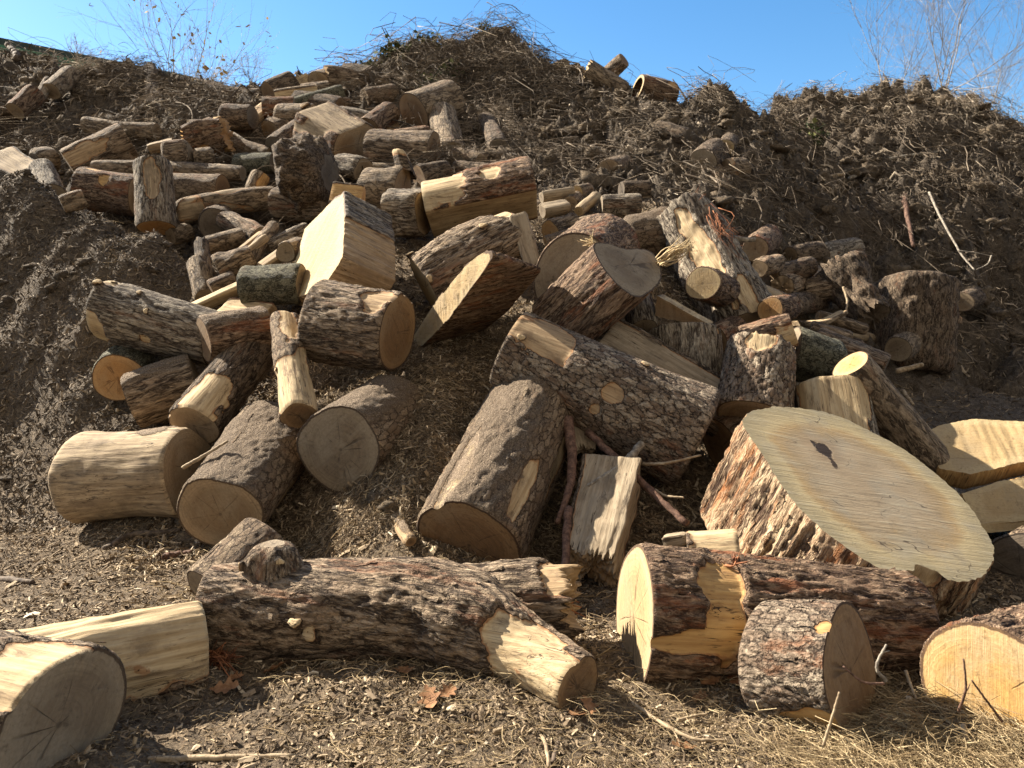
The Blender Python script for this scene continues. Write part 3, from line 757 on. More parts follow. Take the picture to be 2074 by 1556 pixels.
def sub(parent, part, A, B, rA, rB, style, wood, cuts, **o):
    dA = A[2]; dB = B[2]; PA = P(*A); PB = P(*B); Rm, L, s = frame(PA, PB)
    n = int(np.clip(2 * np.pi * max(rA, rB) * dA / F / .0085, 26, 120))
    RA, _ = ringof(n, Rm, s, PA, rA * dA / F, (), .04, SEED[0]); RB, _ = ringof(n, Rm, s, PB, rB * dB / F, (), .04, SEED[0])
    o['axA'] = PA; o['axB'] = PB
    return solid(None, None, None, RA, RB, style, wood, cuts, o, parent=parent, partname=part)
sub(fk, 'broken_limb', (800, 1236, 3.54), (1142, 1222, 3.45), 80, 74, 'ridge', 'tan', (None, 'tan'), dust=.3, jagB=.12, lump=.2, bt=.02, bare=[(.97, 0, .10, 60)])
sub(fk, 'branch_stub', (562, 1205, 3.50), (556, 1102, 3.46), 52, 30, 'ridge', 'tan', (None, 'grey'), dust=.1, rndB=.05, lump=.5, knots=[(.66, -70, .020), (.8, 30, .016)], bt=.014, chunk=.02)
LG('short log with a round grey face tipped up, behind the forked log', (541, 1098, 4.35), (425, 1205, 4.05), 60, 62, 'dusty', ('grey', 'grey'), dust=.2)
LG('big rough barked log with a scraped orange patch, at the front right', (1283, 1250, 3.36), (1838, 1276, 3.46), 134, 106, 'red', ('pale', 'tan'),
   bare=[(.24, 38, .075, 26), (.25, 72, .07, 30), (.16, 86, .16, 10)], wood='gold', bt=.026, dust=.22, rndB=.05, rndA=.006, lump=.06)
LG('short round log section with flaky grey bark, leaning in front of the rough barked log', (1557, 1346, 3.09), (1723, 1358, 2.86), 116, 124, 'plate', ('gold', 'brown'),
   bare=[(.93, 28, .10, 9), (.75, 118, .4, 16)], wood='gold', bt=.009, dust=.05, lump=.05, rndA=.01, rndB=.004)
LG('golden ringed log end with ragged bark in the bottom right corner', (1998, 1394, 2.80), (2150, 1335, 3.2), 114, 98, 'red', ('gold', 'tan'), bt=.03, dust=.25, pith=(-.06, 0), tiltA=0)
# giant stump
GN = np.array([.30, -.44, .85])
st = PR('huge tree butt with a broad pale sawn face tilted up and deeply furrowed bark',
   [(1518, 858), (1540, 838), (1620, 834), (1700, 850), (1762, 884), (1822, 914), (1882, 958), (1932, 1000), (1962, 1036), (1976, 1062), (1990, 1084), (1998, 1115), (1986, 1146), (1955, 1161),
    (1900, 1160), (1862, 1147), (1830, 1140), (1792, 1146), (1764, 1132), (1700, 1086), (1650, 1048), (1612, 1000), (1580, 950), (1552, 908), (1528, 882)],
   4.12, GN, GN / np.linalg.norm(GN) * -.36 + np.array([-.09, .0, -.27]), 1.02, style='rough', cuts=('STUMP', 'tan'), name='tree_butt', cat='tree trunk', dust=.12, rndA=.004, bare=[(.06, 12, .10, 9)], bt=.05, lump=.05)
# slabs on the right edge
PR('upper pale split slab half in sunlight at the right edge, beside the huge tree butt', [(1862, 878), (1905, 860), (1965, 846), (2060, 852), (2190, 858), (2190, 905), (2074, 938), (1965, 962), (1900, 950), (1878, 915)],
   5.35, (-.15, -.55, .8), (.02, .10, -.13), 1.0, 'wwwwwwwwww', None, ('pale_s', 'tan_s'), name='wood_slab', cat='wood slab', wood='gold', lump=.02, dust=.02, chunk=.004)
PR('lower split slab lying under the sunlit pale slab at the right edge', [(1945, 1000), (2020, 975), (2190, 940), (2190, 1040), (2050, 1060), (1975, 1062)],
   5.0, (-.1, -.7, .7), (.02, .12, -.10), 1.0, 'wwwwww', None, ('pale_s', 'tan_s'), name='wood_slab', cat='wood slab', wood='gold', lump=.02, dust=.02, chunk=.006)
PR('narrow pale wood piece at the bottom of the stack of slabs on the right', [(1965, 1062), (2190, 1040), (2190, 1070), (2060, 1074), (1985, 1082)],
   4.9, (0, -.9, .4), (.05, .25, -.05), 1.0, 'wwwww', None, ('pale_s', 'tan_s'), name='wood_slab', cat='wood slab', wood='pale', lump=.02, dust=.02)
LG('shaded log with sunlit flaky bark on top, at the right edge below the slabs', (2070, 1170, 4.3), (2190, 1120, 4.9), 84, 84, 'dusty', ('dark', 'dark'), dust=.3)

# ================================================================== FIRST ROW
LG('peeled weathered log with a smooth pale barrel, lowest on the left of the heap', (170, 965), (388, 957, .02), 92, 88, None, ('weath' if 0 else 'tan', 'tan'), wood='weath', rndA=.07, rndB=.012, lump=.18, chunk=.006, dust=.12,
   dirt=[(.72, 5, .22, 20, .75)], fib=.004, pith=(.03, .02))
LG('round ended log with loose mulch on top, leaning out of the heap at lower left', (447, 1042, 4.72), (562, 885, 5.75), 83, 80, 'dusty', ('tan', 'tan'), dust=.85, bt=.010, bare=[(.35, 120, .3, 18)])
LG('thick tapering log covered in brown mulch with peeled strips, middle of the heap', (950, 1104, 4.42), (1098, 800, 5.55), 110, 92, 'dusty', ('brown', 'tan'), dust=.75, bt=.020,
   bare=[(.18, -18, .26, 12), (.22, 55, .20, 10), (.62, -75, .2, 9), (.75, 100, .4, 20)], lump=.12, rndB=.05, jagB=.04)
LG('pale split slab leaning on the right flank of the mulch covered log', (1138, 800, 5.42), (1178, 905, 5.05), 40, 30, None, ('tan', 'tan'), name='wood_slab', cat='wood slab', wood='grey', clips=[(0, .35), (180, .5)], dust=.05, jagB=.08, jagA=.03)
LG('grey faced log pushed end on into the mulch below the thin peeled log', (684, 911, 5.02), (790, 850, 5.75), 88, 88, 'dusty', ('grey', 'tan'), dust=.9, lob=.07, pith=(0, .02))
LG('split log with torn fibrous edge and dirt on top, in the shaded hollow at centre', (1252, 945, 4.85), (1205, 1135, 4.25), 66, 62, 'dark', ('dark', 'tan'), wood='grey', clips=[(0, .45), (95, .72)], dust=.25, jagB=.10, chunk=.016, bt=.01)
LG('half peeled short log tucked behind the rough barked log at the front right', (1395, 1128, 3.92), (1498, 1122, 3.86), 50, 50, 'plate', ('pale', 'pale'), wood='pale', bare=[(.62, 10, .5, 120)], dust=.05)
LG('small grey split offcut in the shaded hollow left of the huge tree butt', (1345, 1098, 4.25), (1390, 1090, 4.2), 21, 19, None, ('grey', 'grey'), name='offcut', cat='wood piece', wood='grey', clips=[(0, .6), (90, .7), (180, .6)])
LG('small dirty log end poking out of the mulch slope beside the thick mulch covered log', (832, 1098, .08), (795, 1040, -.12), 13, 14, 'dusty', ('brown', 'tan'), wood='tan', dust=.6, barefrac=.45)

# ================================================================== LEFT SIDE
LG('bare yellowish and dark barked log leaning down towards the peeled weathered log', (393, 862, 5.50), (516, 700, 6.3), 50, 43, 'dark', ('tan', 'orange'), wood='pale', bare=[(.10, 20, .30, 60), (.45, -62, .6, 11)], dust=.1, bt=.012)
LG('grey furrowed log with dirt on top, left of the leaning dark barked log', (268, 815, 6.0), (402, 772, 6.15), 54, 54, 'ridge', ('grey', 'grey'), dust=.85, bt=.014, bend=(.01, 0))
LG('small log with a bright orange round face, under the knotty log on the left', (239, 765, 6.15), (300, 712, 6.85), 47, 45, 'lichen', ('orange', 'tan'), dust=.1, bt=.02)
LG("knotty log with pale stubs and chipped end, highest on the heap's left side", (214, 628, 6.35), (440, 690, 6.25), 58, 52, 'grey', ('pale', 'tan'), wood='pale', bare=[(.0, 130, .16, 50), (.06, 10, .10, 20), (.62, -12, .42, 13), (.52, 120, .05, 10)],
   knots=[(.03, 40, .032), (.35, 30, .022), (.50, 62, .022), (.08, 18, .018)], dust=.06, bt=.014)
LG('stubby dark red log end between the knotty log and the leaning log', (412, 690, 5.98), (540, 668, 6.3), 42, 42, 'red', ('brown', 'brown'), dust=.8, rndA=.02)
LG('thin peeling pale log with a brown lower end, leaning at the left of the heap', (606, 842, 5.12), (577, 648, 6.05), 36, 25, 'dusty', ('brown', 'pale'), wood='pale', barefrac=.56, bare=[(.08, 0, .16, 70), (.85, -10, .25, 40)], knots=[(.42, 75, .018), (.5, -80, .014)], dust=.15, bt=.012)
LG('ridged log with a smooth scraped patch beside its brown right face, left of centre', (650, 650, 5.95), (806, 672, 5.72), 76, 72, 'ridge', ('tan', 'brown'), wood='tan', bare=[(.82, 28, .2, 30), (.92, -25, .16, 20)], dust=.2, bt=.020, rndA=.03)
LG('mossy grey green log under the pale split block', (496, 578, 6.9), (612, 577, 6.85), 38, 36, 'lichen', ('grey', 'grey'), dust=.1, lump=.2)
LG('pale split rail sticking out left of the mossy log', (385, 628, 7.0), (492, 580, 7.0), 14, 16, None, ('pale', 'pale'), name='split_rail', cat='wood piece', wood='pale', clips=[(30, .7), (150, .6)], dust=.02)
LG('brown chunk under the mossy grey green log', (455, 628, 6.9), (545, 640, 6.7), 26, 26, 'red', ('tan', 'tan'), clips=[(40, .5)], dust=.3)
# ================================================================== CENTRE
PR('large sunlit split block with a pale yellow face, upper left of the heap', [(697, 388), (699, 440), (694, 520), (660, 574), (620, 598), (588, 613), (574, 598), (592, 545), (606, 500), (616, 462), (640, 440), (668, 412)],
   7.0, (-.72, -.45, .42), (.42, .22, -.19), .95, 'bwwwwwwwwwwb', 'grey', ('pale_s', 'tan_s'), wood='tan', dust=.12, bt=.015, lump=.06, fib=.014, chunk=.012, ragged=.018, cat='split block')
PR('wedge shaped log with a sharp sunlit split edge, centre of the heap', [(985, 505), (1003, 517), (960, 575), (905, 648), (862, 695), (818, 733), (812, 722), (850, 660), (900, 590), (950, 530)],
   5.95, (-.86, -.50, -.06), (.53, .26, .08), .62, '', 'red', ('pale_s', 'tan_s'), wood='tan', dust=.05, bt=.02, lump=.05, ragged=.014, bare=[(.1, 40, .15, 28), (.28, 30, .16, 12)], cat='log', name='log')
LG('gnarled log with a pale knot, lying above the wedge shaped log', (862, 582, 6.75), (1052, 478, 6.95), 58, 56, 'ridge', ('pale', 'pale'), wood='pale', knots=[(.68, 42, .034), (.03, 0, .035), (.02, 80, .030)], bare=[(.93, 0, .10, 45), (.05, -20, .05, 25)], dust=.2, bt=.026, lump=.14, bend=(.05, 0))
LG('grey weathered plank standing against the right end of the gnarled log', (1048, 436, 6.72), (1080, 540, 6.6), 20, 18, None, ('grey', 'grey'), name='plank', cat='plank', wood='grey', clips=[(0, .45), (180, .45)], dust=.02)
LG('half log, peeled pale at left and red furrowed at right, topping the heap', (866, 430, 8.0), (1082, 386, 8.0), 60, 62, 'red', ('pale', 'tan'), wood='pale', clips=[(160, .5)], bare=[(.1, 0, .30, 130), (.62, 40, .10, 22), (.58, -20, .2, 16)], dust=.05, bt=.03, lump=.08)
LG('grey weathered root piece between the pale split block and the top log', (790, 430, 8.2), (858, 430, 8.1), 42, 46, 'grey', ('tan', 'tan'), dust=.1, lump=.3, chunk=.02)
LG('hooked stump piece with a curled branch collar, above the pale split block', (742, 385, 8.9), (815, 390, 8.8), 44, 46, 'smooth', ('tan', 'brown'), wood='tan', dust=.15, lump=.25, knots=[(.92, -15, .10)], klen=.17)
LG('orange brown chunk peeping over the top of the pale split block', (672, 395, 7.9), (735, 400, 7.9), 28, 24, 'dark', ('orange', 'orange'), wood='gold', clips=[(60, .4)], dust=.1)
PR("red barked log with a heart shaped grey face, leaning at the heap's centre", [(1205, 492), (1238, 496), (1268, 508), (1292, 503), (1318, 509), (1335, 530), (1338, 556), (1326, 579), (1292, 604), (1256, 580), (1226, 546), (1209, 516)],
   5.75, (.45, -.58, .68), (-.47, .22, -.46), .98, '', 'red', ('grey', 'tan'), wood='pale', name='log', bare=[(.16, -12, .16, 16), (.75, 10, .14, 14)], dust=.06, bt=.016, rndA=.004, lump=.06, pith=(.02, .0))
LG('wide log with a round grey face behind the heart shaped log', (1158, 562, 6.35), (1215, 520, 7.3), 82, 80, 'red', ('grey', 'grey'), dust=.3, bt=.014)
LG('long scaly barked log lying across the right centre of the heap', (1030, 702, 5.38), (1412, 890, 5.15), 72, 102, 'plate', ('pale', 'tan'), wood='tan', bare=[(.13, 40, .17, 44), (.56, 78, .05, 12), (.52, 105, .03, 8)], knots=[(.63, 22, .026), (.06, 62, .026)], dust=.10, bt=.010, rndB=.05)
LG('long split log with a flat grey weathered face, behind the scaly barked log', (1222, 690, 5.75), (1478, 836, 5.45), 56, 58, 'dark', ('grey', 'grey'), wood='grey', clips=[(48, .35)], dust=.05, fib=.007)
PR('rectangular sawn block with a pale top, right of the heart shaped log', [(1330, 598), (1437, 658), (1424, 664), (1326, 640)], 6.0, (-.25, -.95, -.15), (.10, .24, .02), 1.0, 'wwww', None, ('brown_s', 'tan_s'), name='wood_block', cat='wood block', wood='pale', lump=.01, dust=.02, rndA=.004, rndB=.004)
LG('small log with a cracked pale face behind the rectangular sawn block', (1422, 574, 6.35), (1465, 590, 6.9), 33, 30, 'red', ('pale', 'tan'), dust=.1)
LG('upright grey furrowed log standing behind the long split log', (1384, 672, 6.05), (1392, 790, 5.95), 66, 64, 'grey', ('tan', 'tan'), dust=.05, bt=.024, bare=[(.08, 62, .10, 10)], wood='pale')
LG('leaning broken trunk with grey bark and pale curling wood, upper right of the heap', (1385, 432, 7.7), (1510, 668, 7.0), 50, 66, 'grey', ('orange', 'tan'), wood='pale', bare=[(.5, 55, .5, 24), (.9, 20, .2, 20)], dust=.08, jagA=.05, lump=.25, chunk=.015, knots=[(.65, 75, .07)], klen=.13, bt=.028)
LG('mound of red brown bark rubble left of the leaning broken trunk', (1262, 490, 7.9), (1368, 470, 7.9), 40, 44, 'dusty', (None, None), name='bark_heap', cat='bark', dust=1, lump=.4, rndA=.12, rndB=.12)
LG('barked log standing behind the huge tree butt, bark flaking at its top', (1543, 712, 5.55), (1522, 850, 5.25), 60, 66, 'plate', ('tan', 'tan'), wood='pale', bare=[(.08, 10, .2, 30)], dust=.25, jagA=.06, bt=.018)
LG('dark shaded log between the scaly barked log and the huge tree butt', (1462, 905, 5.35), (1560, 860, 5.5), 58, 56, 'dark', ('brown', 'brown'), dust=.05)
LG('small log with a golden round end lying on top of the flaking barked log', (1608, 668, 5.72), (1508, 700, 5.85), 31, 36, 'red', ('gold', 'tan'), wood='pale', bare=[(.1, 110, .5, 50)], dust=.3)
LG('grey stained chunk behind the pale upright block', (1600, 712, 5.95), (1690, 735, 5.95), 50, 46, 'lichen', ('grey', 'grey'), dust=.05, lump=.2)
LG('leaning log with a bright round sunlit top, behind the huge tree butt', (1722, 738, 5.25), (1885, 945, 5.45), 38, 44, 'smooth', ('gold', 'tan'), dust=.02, bt=.008)
LG('pale upright block with bark on its right side, behind the huge tree butt', (1680, 778, 5.35), (1700, 905, 5.2), 66, 72, 'grey', ('pale', 'tan'), wood='pale', bare=[(.4, -25, 1.2, 72)], dust=.02, bt=.012, clips=[(-10, .85)])

# ================================================================== BETWEEN THE HEAPS (left)
LG('grey round log with a smooth barrel standing left of the mossy log', (402, 532, 7.6), (418, 605, 7.3), 22, 23, 'smooth', ('grey', 'grey'), dust=.05, rndA=.03)
LG('splintered brown stub standing above the smooth grey log', (408, 492, 8.0), (412, 535, 7.8), 12, 14, 'dark', ('orange', 'tan'), jagA=.08, dust=.1)
LG('ridged root chunk beside the smooth grey log', (445, 555, 7.5), (515, 525, 7.6), 32, 26, 'ridge', ('tan', 'tan'), lump=.35, dust=.2, chunk=.02)
LG('tan log lying in the gap above the ridged root chunk', (418, 497, 8.3), (495, 478, 8.4), 18, 17, 'smooth', ('tan', 'tan'), dust=.3)
LG('pale forked limb leaning in the gap beside the pale split block', (498, 535, 7.7), (556, 455, 8.2), 14, 10, 'smooth', ('pale', 'tan'), wood='pale', barefrac=.5, dust=.1)
LG('grey split limb lying beside the pale forked limb', (520, 548, 7.6), (590, 500, 7.8), 13, 15, None, ('grey', 'grey'), wood='weath', dust=.1, clips=[(20, .5)])
LG('small cut log with a dull oval face just left of the pale split block', (578, 512, 7.5), (606, 500, 7.9), 20, 18, 'smooth', ('grey', 'tan'), dust=.05)
LG('thin bleached limb lying over the grey split limb', (455, 548, 7.6), (540, 480, 7.9), 8, 9, None, ('pale', 'pale'), wood='weath', dust=.1)
LG('rotten mossy limb with yellow moss in the gap on the left', (455, 445, 8.9), (530, 480, 8.5), 17, 18, 'ridge', ('tan', 'tan'), lump=.3, dust=.3)
# ================================================================== BACK SLOPE, LEFT GROUP
LG('pale barked log propped diagonally on the left back slope', (140, 335, 10.6), (258, 282, 10.9), 27, 29, 'ridge', ('tan', 'grey'), wood='tan', bare=[(.3, 80, .35, 35)], dust=.2, bt=.012)
LG('short log lying across behind the diagonal pale barked log', (172, 252, 11.9), (318, 268, 11.8), 13, 15, 'smooth', ('pale', 'tan'), dust=.3, bend=(-.03, 0))
LG('upright log with white streaked bark on the left', (310, 330, 9.05), (318, 462, 8.9), 31, 34, 'grey', ('grey', 'orange'), wood='weath', bare=[(.35, 20, .3, 30)], dust=.05)
LG('red barked log with an orange scar, left of the upright white streaked log', (172, 382, 9.9), (286, 398, 9.75), 34, 34, 'red', ('brown', 'tan'), wood='gold', bare=[(.55, 60, .1, 18), (.3, 20, .2, 14)], dust=.15, lump=.16)
LG('dull brown log right of the upright white streaked log', (335, 388, 9.75), (452, 388, 9.7), 31, 29, 'dusty', ('brown', 'brown'), dust=.2)
LG('long greyish log lying low behind the left mulch mound', (360, 436, 9.3), (560, 402, 9.5), 24, 20, 'smooth', ('brown', 'tan'), wood='weath', barefrac=.35, dust=.15, rndA=.1, bend=(.05, 0))
LG('barked log continuing right of the long greyish log', (560, 412, 9.35), (662, 420, 9.2), 27, 22, 'ridge', ('tan', 'tan'), dust=.15, bt=.012)
LG('small dark log with a round charcoal face below the long greyish log', (436, 455, 9.0), (450, 440, 9.6), 31, 30, 'dark', ('dark', 'dark'), dust=.05)
LG('upright pale chip of a log above the long greyish log', (510, 390, 9.7), (528, 356, 9.8), 13, 17, 'smooth', ('tan', 'pale'), wood='gold', bare=[(.5, 60, .6, 40)], dust=.02)
LG('grey pole tucked behind the upright white streaked log', (192, 343, 10.2), (345, 342, 10.2), 14, 14, 'smooth', ('grey', 'grey'), dust=.2)
LG('grey pole running right above the dull brown log', (342, 345, 10.2), (492, 352, 10.1), 15, 13, 'smooth', ('grey', 'grey'), dust=.2, wood='weath', barefrac=.4)
LG('rounded grey chunk on the pole above the dull brown log', (338, 322, 10.4), (388, 312, 10.4), 24, 20, 'ridge', ('grey', 'grey'), lump=.3, dust=.2, rndA=.06, rndB=.06)
LG('stone like grey log end beside the rounded grey chunk', (392, 320, 10.4), (435, 318, 10.5), 15, 16, 'smooth', ('grey', 'grey'), dust=.1, rndA=.06, rndB=.06)
LG('rotten golden brown chunk of broken wood on the left back slope', (385, 288, 10.9), (455, 272, 10.9), 26, 28, 'red', ('orange', 'orange'), wood='gold', barefrac=.62, lump=.45, chunk=.05, dust=.1, jagA=.08, jagB=.1)
LG('dark rounded log on the slope right of the rotten golden chunk', (452, 238, 11.7), (512, 238, 11.6), 20, 19, 'dark', ('dark', 'dark'), dust=.3, rndA=.06)
LG('bleached split log at the far left above the mulch mound', (-5, 325, 10.3), (68, 362, 9.9), 30, 28, 'grey', ('grey', 'grey'), wood='weath', clips=[(30, .5)], dust=.1, lump=.2)
LG('round grey log end at the far left behind the bleached split log', (70, 328, 10.5), (108, 322, 10.7), 23, 22, 'smooth', ('grey', 'grey'), dust=.1, rndA=.08)
LG('grey cracked log pointing down beside the bleached split log', (85, 345, 10.0), (108, 400, 9.6), 20, 22, 'grey', ('weath' if 0 else 'grey', 'grey'), dust=.1)
LG('half buried grey log at the crest of the mulch mound', (125, 415, 9.6), (172, 402, 9.7), 17, 18, 'smooth', ('grey', 'grey'), dust=.4)
LG('reddish log high on the left slope', (32, 226, 12.6), (72, 190, 12.9), 16, 17, 'red', ('tan', 'tan'), dust=.2)
LG('thin grey log beside the reddish log high on the left slope', (80, 200, 12.9), (100, 165, 13.3), 8, 9, 'smooth', ('grey', 'grey'), dust=.2)
LG('grey log half buried near the left skyline', (105, 185, 13.1), (146, 150, 13.6), 15, 15, 'smooth', ('grey', 'grey'), dust=.3)
LG('dark snag standing on the left skyline', (305, 140, 14.6), (318, 255, 12.9), 10, 15, 'dark', ('dark', 'dark'), dust=.2, jagA=.15)
LG('dark log lying on the skyline left of centre', (424, 180, 14.6), (525, 196, 14.2), 13, 12, 'dark', ('brown', 'dark'), dust=.2, bend=(-.05, 0))
# ---- upper middle
LG('squared log with a pale left end on the pile under the skyline', (560, 202, 13.4), (645, 188, 13.5), 18, 15, 'smooth', ('tan', 'tan'), clips=[(0, .85), (90, .8)], dust=.1)
LG('dark round log at the left end of the skyline pile', (545, 190, 13.8), (592, 172, 14.1), 20, 22, 'dark', ('brown', 'dark'), dust=.15)
LG('wedge of dark wood on the skyline pile', (595, 175, 13.9), (622, 160, 14.1), 15, 18, 'dark', ('brown', 'brown'), clips=[(-40, .3), (60, .6)], dust=.1)
LG('round faced tan log on the skyline pile', (645, 166, 13.8), (668, 158, 14.5), 18, 17, 'smooth', ('tan', 'tan'), dust=.1)
LG('jagged grey log right of the round faced tan log on the skyline', (668, 160, 14.0), (738, 162, 14.1), 19, 16, 'ridge', ('tan', 'grey'), dust=.2, lump=.3, jagA=.1)
LG('grey log with a small cut stub, left side of the upper pile', (566, 240, 12.5), (640, 234, 12.3), 24, 18, 'smooth', ('tan', 'tan'), dust=.15, rndA=.08, knots=[(.9, 60, .06)], kwood='tan')
LG('slim mossy log lying over the grey log with the cut stub', (585, 222, 12.9), (695, 192, 13.2), 15, 16, 'lichen', ('tan', 'tan'), dust=.25)
LG('twisted bleached limb between the slim mossy log and the big white flecked log', (625, 222, 12.5), (710, 212, 12.7), 13, 11, 'smooth', ('tan', 'tan'), wood='weath', barefrac=.45, dust=.1, lump=.3)
LG('narrow weathered log below the brush on the upper pile', (690, 178, 13.6), (790, 165, 13.9), 9, 10, 'smooth', ('tan', 'tan'), dust=.2)
LG('big dark log with white flecked bark, centre of the back slope', (645, 262, 11.3), (722, 302, 10.9), 52, 50, 'red', ('brown', 'tan'), wood='weath', barefrac=.40, dust=.1, bt=.02, clips=[(30, .8)])
LG('huge gnarled stump with ridged roots on the back slope', (585, 355, 10.0), (672, 348, 9.9), 60, 50, 'dark', ('dark', 'dark'), name='stump', cat='stump', lump=.45, chunk=.09, dust=.35, rndA=.25, rndB=.2, bt=.05)
LG('dark limb jammed between the gnarled stump and the white flecked log', (560, 300, 10.8), (610, 262, 11.2), 22, 18, 'dark', ('dark', 'dark'), dust=.2)
LG('barked log with a flat tan left end, right of the gnarled stump', (752, 306, 10.5), (880, 312, 10.3), 34, 36, 'ridge', ('tan', 'brown'), dust=.25, bt=.018, lump=.16)
LG('smooth brown log with a wide face under the brush peak', (838, 232, 11.9), (915, 202, 12.4), 36, 34, 'smooth', ('brown', 'brown'), dust=.1)
LG('grey upright log leaning below the smooth brown log', (896, 228, 11.8), (915, 312, 11.0), 22, 24, 'smooth', ('grey', 'grey'), dust=.1, rndA=.03)
LG('dark brown plank end left of the smooth brown log', (775, 240, 12.0), (800, 275, 11.6), 17, 20, 'dark', ('orange', 'brown'), wood='brown', barefrac=.5, clips=[(0, .5)], dust=.1)
# ---- skyline right of the peak
LG('small round ended log on the skyline right of the brush peak', (1145, 132, 14.4), (1106, 146, 14.9), 11, 11, 'smooth', ('tan', 'tan'), wood='pale', barefrac=.5, dust=.05)
LG('log with a broken pale end on the skyline', (1188, 148, 14.0), (1262, 190, 14.1), 22, 20, 'smooth', ('pale', 'tan'), wood='tan', dust=.1, jagA=.1)
LG('short post of wood jutting into the sky', (1264, 122, 14.1), (1226, 156, 14.4), 12, 12, 'ridge', ('brown', 'tan'), dust=.05)
LG('hollow brown log on the skyline', (1290, 180, 13.4), (1358, 203, 13.6), 23, 27, 'red', ('pale', 'brown'), name='hollow_log', dust=.1, hollow=.78, hend=0, wood='gold', bare=[(.85, 50, .15, 20)], bt=.015)
LG('round grey log end sticking out of the root bank', (1424, 332, 10.9), (1450, 310, 11.6), 24, 24, 'dark', ('grey', 'grey'), dust=.2)
LG('pale oval log end in the root bank', (1470, 299, 11.1), (1478, 285, 11.8), 13, 13, 'dark', ('pale', 'tan'), dust=.2)
LG('short brown log in the root bank beside the round grey log end', (1472, 345, 10.8), (1508, 342, 10.9), 19, 18, 'smooth', ('brown', 'tan'), wood='tan', barefrac=.5, dust=.2)
LG('dull log end leaning out of the root bank below the round grey end', (1448, 345, 10.8), (1462, 390, 10.5), 13, 16, 'dusty', ('grey', 'grey'), dust=.4)
# ---- splits behind the top log
LG('grey split log right of the top log', (1096, 398, 8.9), (1160, 388, 9.0), 15, 14, None, ('grey', 'pale'), wood='grey', dust=.15, clips=[(0, .6)])
LG('lower grey split log right of the top log', (1098, 425, 8.6), (1150, 415, 8.7), 18, 16, None, ('grey', 'pale'), wood='grey', dust=.1, clips=[(30, .5)])
LG('little chunk with a bright yellow end, behind the split logs', (1168, 391, 9.1), (1192, 386, 9.3), 13, 12, 'smooth', ('gold', 'tan'), dust=.05)
LG('whitish split limb in the row of split logs', (1172, 428, 8.6), (1208, 398, 8.9), 12, 12, None, ('pale', 'pale'), wood='weath', dust=.05)
LG('ribbed grey split log in the row of split logs', (1218, 420, 8.8), (1296, 418, 8.8), 22, 23, 'grey', ('grey', 'grey'), dust=.15, bt=.015)
LG('dark log end at the right of the row of split logs', (1258, 385, 9.4), (1312, 384, 9.5), 13, 13, 'dark', ('dark', 'dark'), dust=.2)
LG('tan chunk below the whitish split limb', (1172, 458, 8.3), (1210, 452, 8.4), 17, 17, 'smooth', ('tan', 'tan'), lump=.3, dust=.3)
LG('brown broken chunk beside the round grey face', (1115, 470, 7.9), (1160, 455, 8.1), 22, 20, 'ridge', ('orange', 'tan'), lump=.3, dust=.35)
# ================================================================== RIGHT MIDDLE
LG('uprooted stump with torn roots on the right', (1700, 548, 8.5), (1765, 640, 8.1), 46, 34, 'dark', ('brown', 'dark'), name='stump', cat='stump', lump=.4, chunk=.06, dust=.15, jagA=.15, jagB=.12, rndA=.08)
LG('large dark trunk standing in shade on the right', (1848, 570, 9.5), (1838, 760, 9.3), 66, 64, 'dark', ('dark', None), dust=.05, lump=.2, chunk=.03, rndA=.15, rndB=.15, bt=.02)
LG('dark log running into the uprooted stump', (1628, 592, 8.7), (1725, 578, 8.6), 24, 22, 'ridge', ('grey', 'dark'), dust=.05)
LG('small log with a dull end at the foot of the dark trunk', (1818, 708, 8.6), (1850, 690, 9.2), 25, 24, 'smooth', ('grey', 'grey'), dust=.05)
LG('round tan log end in the shaded bank at right', (1950, 612, 9.9), (1975, 602, 10.4), 16, 16, 'dark', ('tan', 'tan'), dust=.1)
LG('curved slab of pale bark lying right of the heap', (1612, 655, 7.6), (1708, 632, 7.7), 18, 14, 'smooth', ('tan', 'tan'), name='bark_slab', cat='bark', clips=[(0, .3), (180, .35)], dust=.1, lump=.3, bend=(-.05, 0))
LG('pale grey log beside the leaning broken trunk', (1524, 588, 7.4), (1612, 630, 7.5), 22, 20, 'smooth', ('grey', 'grey'), wood='weath', barefrac=.45, dust=.05)
LG('grey shaded log behind the leaning log with the bright top', (1652, 688, 7.2), (1795, 742, 6.9), 24, 20, 'ridge', ('grey', 'dark'), dust=.05)
LG('dark log half hidden below the torn roots', (1560, 560, 8.2), (1640, 540, 8.6), 20, 18, 'dark', ('tan', 'dark'), dust=.15)
LG('brown log stub buried in the right bank', (1600, 520, 9.6), (1660, 508, 9.8), 16, 16, 'dark', ('tan', 'dark'), dust=.4)

# ================================================================== MORE PIECES BETWEEN
LG('thick rotten log under the squared log on the skyline pile', (600, 205, 12.9), (690, 222, 12.7), 17, 19, 'dark', ('tan', 'brown'), dust=.3, lump=.2)
LG('brown log end wedged left of the big white flecked log', (548, 268, 11.9), (590, 255, 12.2), 20, 20, 'ridge', ('brown', 'brown'), dust=.2, lump=.2)
LG('stubby log lying just right of the skyline pile, under the brush crown', (738, 200, 12.9), (800, 190, 13.2), 16, 15, 'dusty', ('tan', 'tan'), dust=.3)
LG('tilted dark log above the barked log with the flat tan end', (745, 262, 11.3), (790, 228, 11.8), 20, 18, 'red', ('brown', 'tan'), dust=.2)
LG('long thin log lying under the barked log with the flat tan end', (735, 345, 10.0), (850, 352, 9.9), 13, 14, 'smooth', ('tan', 'tan'), dust=.2)
LG('ridged grey chunk below the big white flecked log', (690, 340, 10.0), (735, 352, 9.8), 24, 22, 'grey', ('brown', 'tan'), lump=.35, dust=.2)
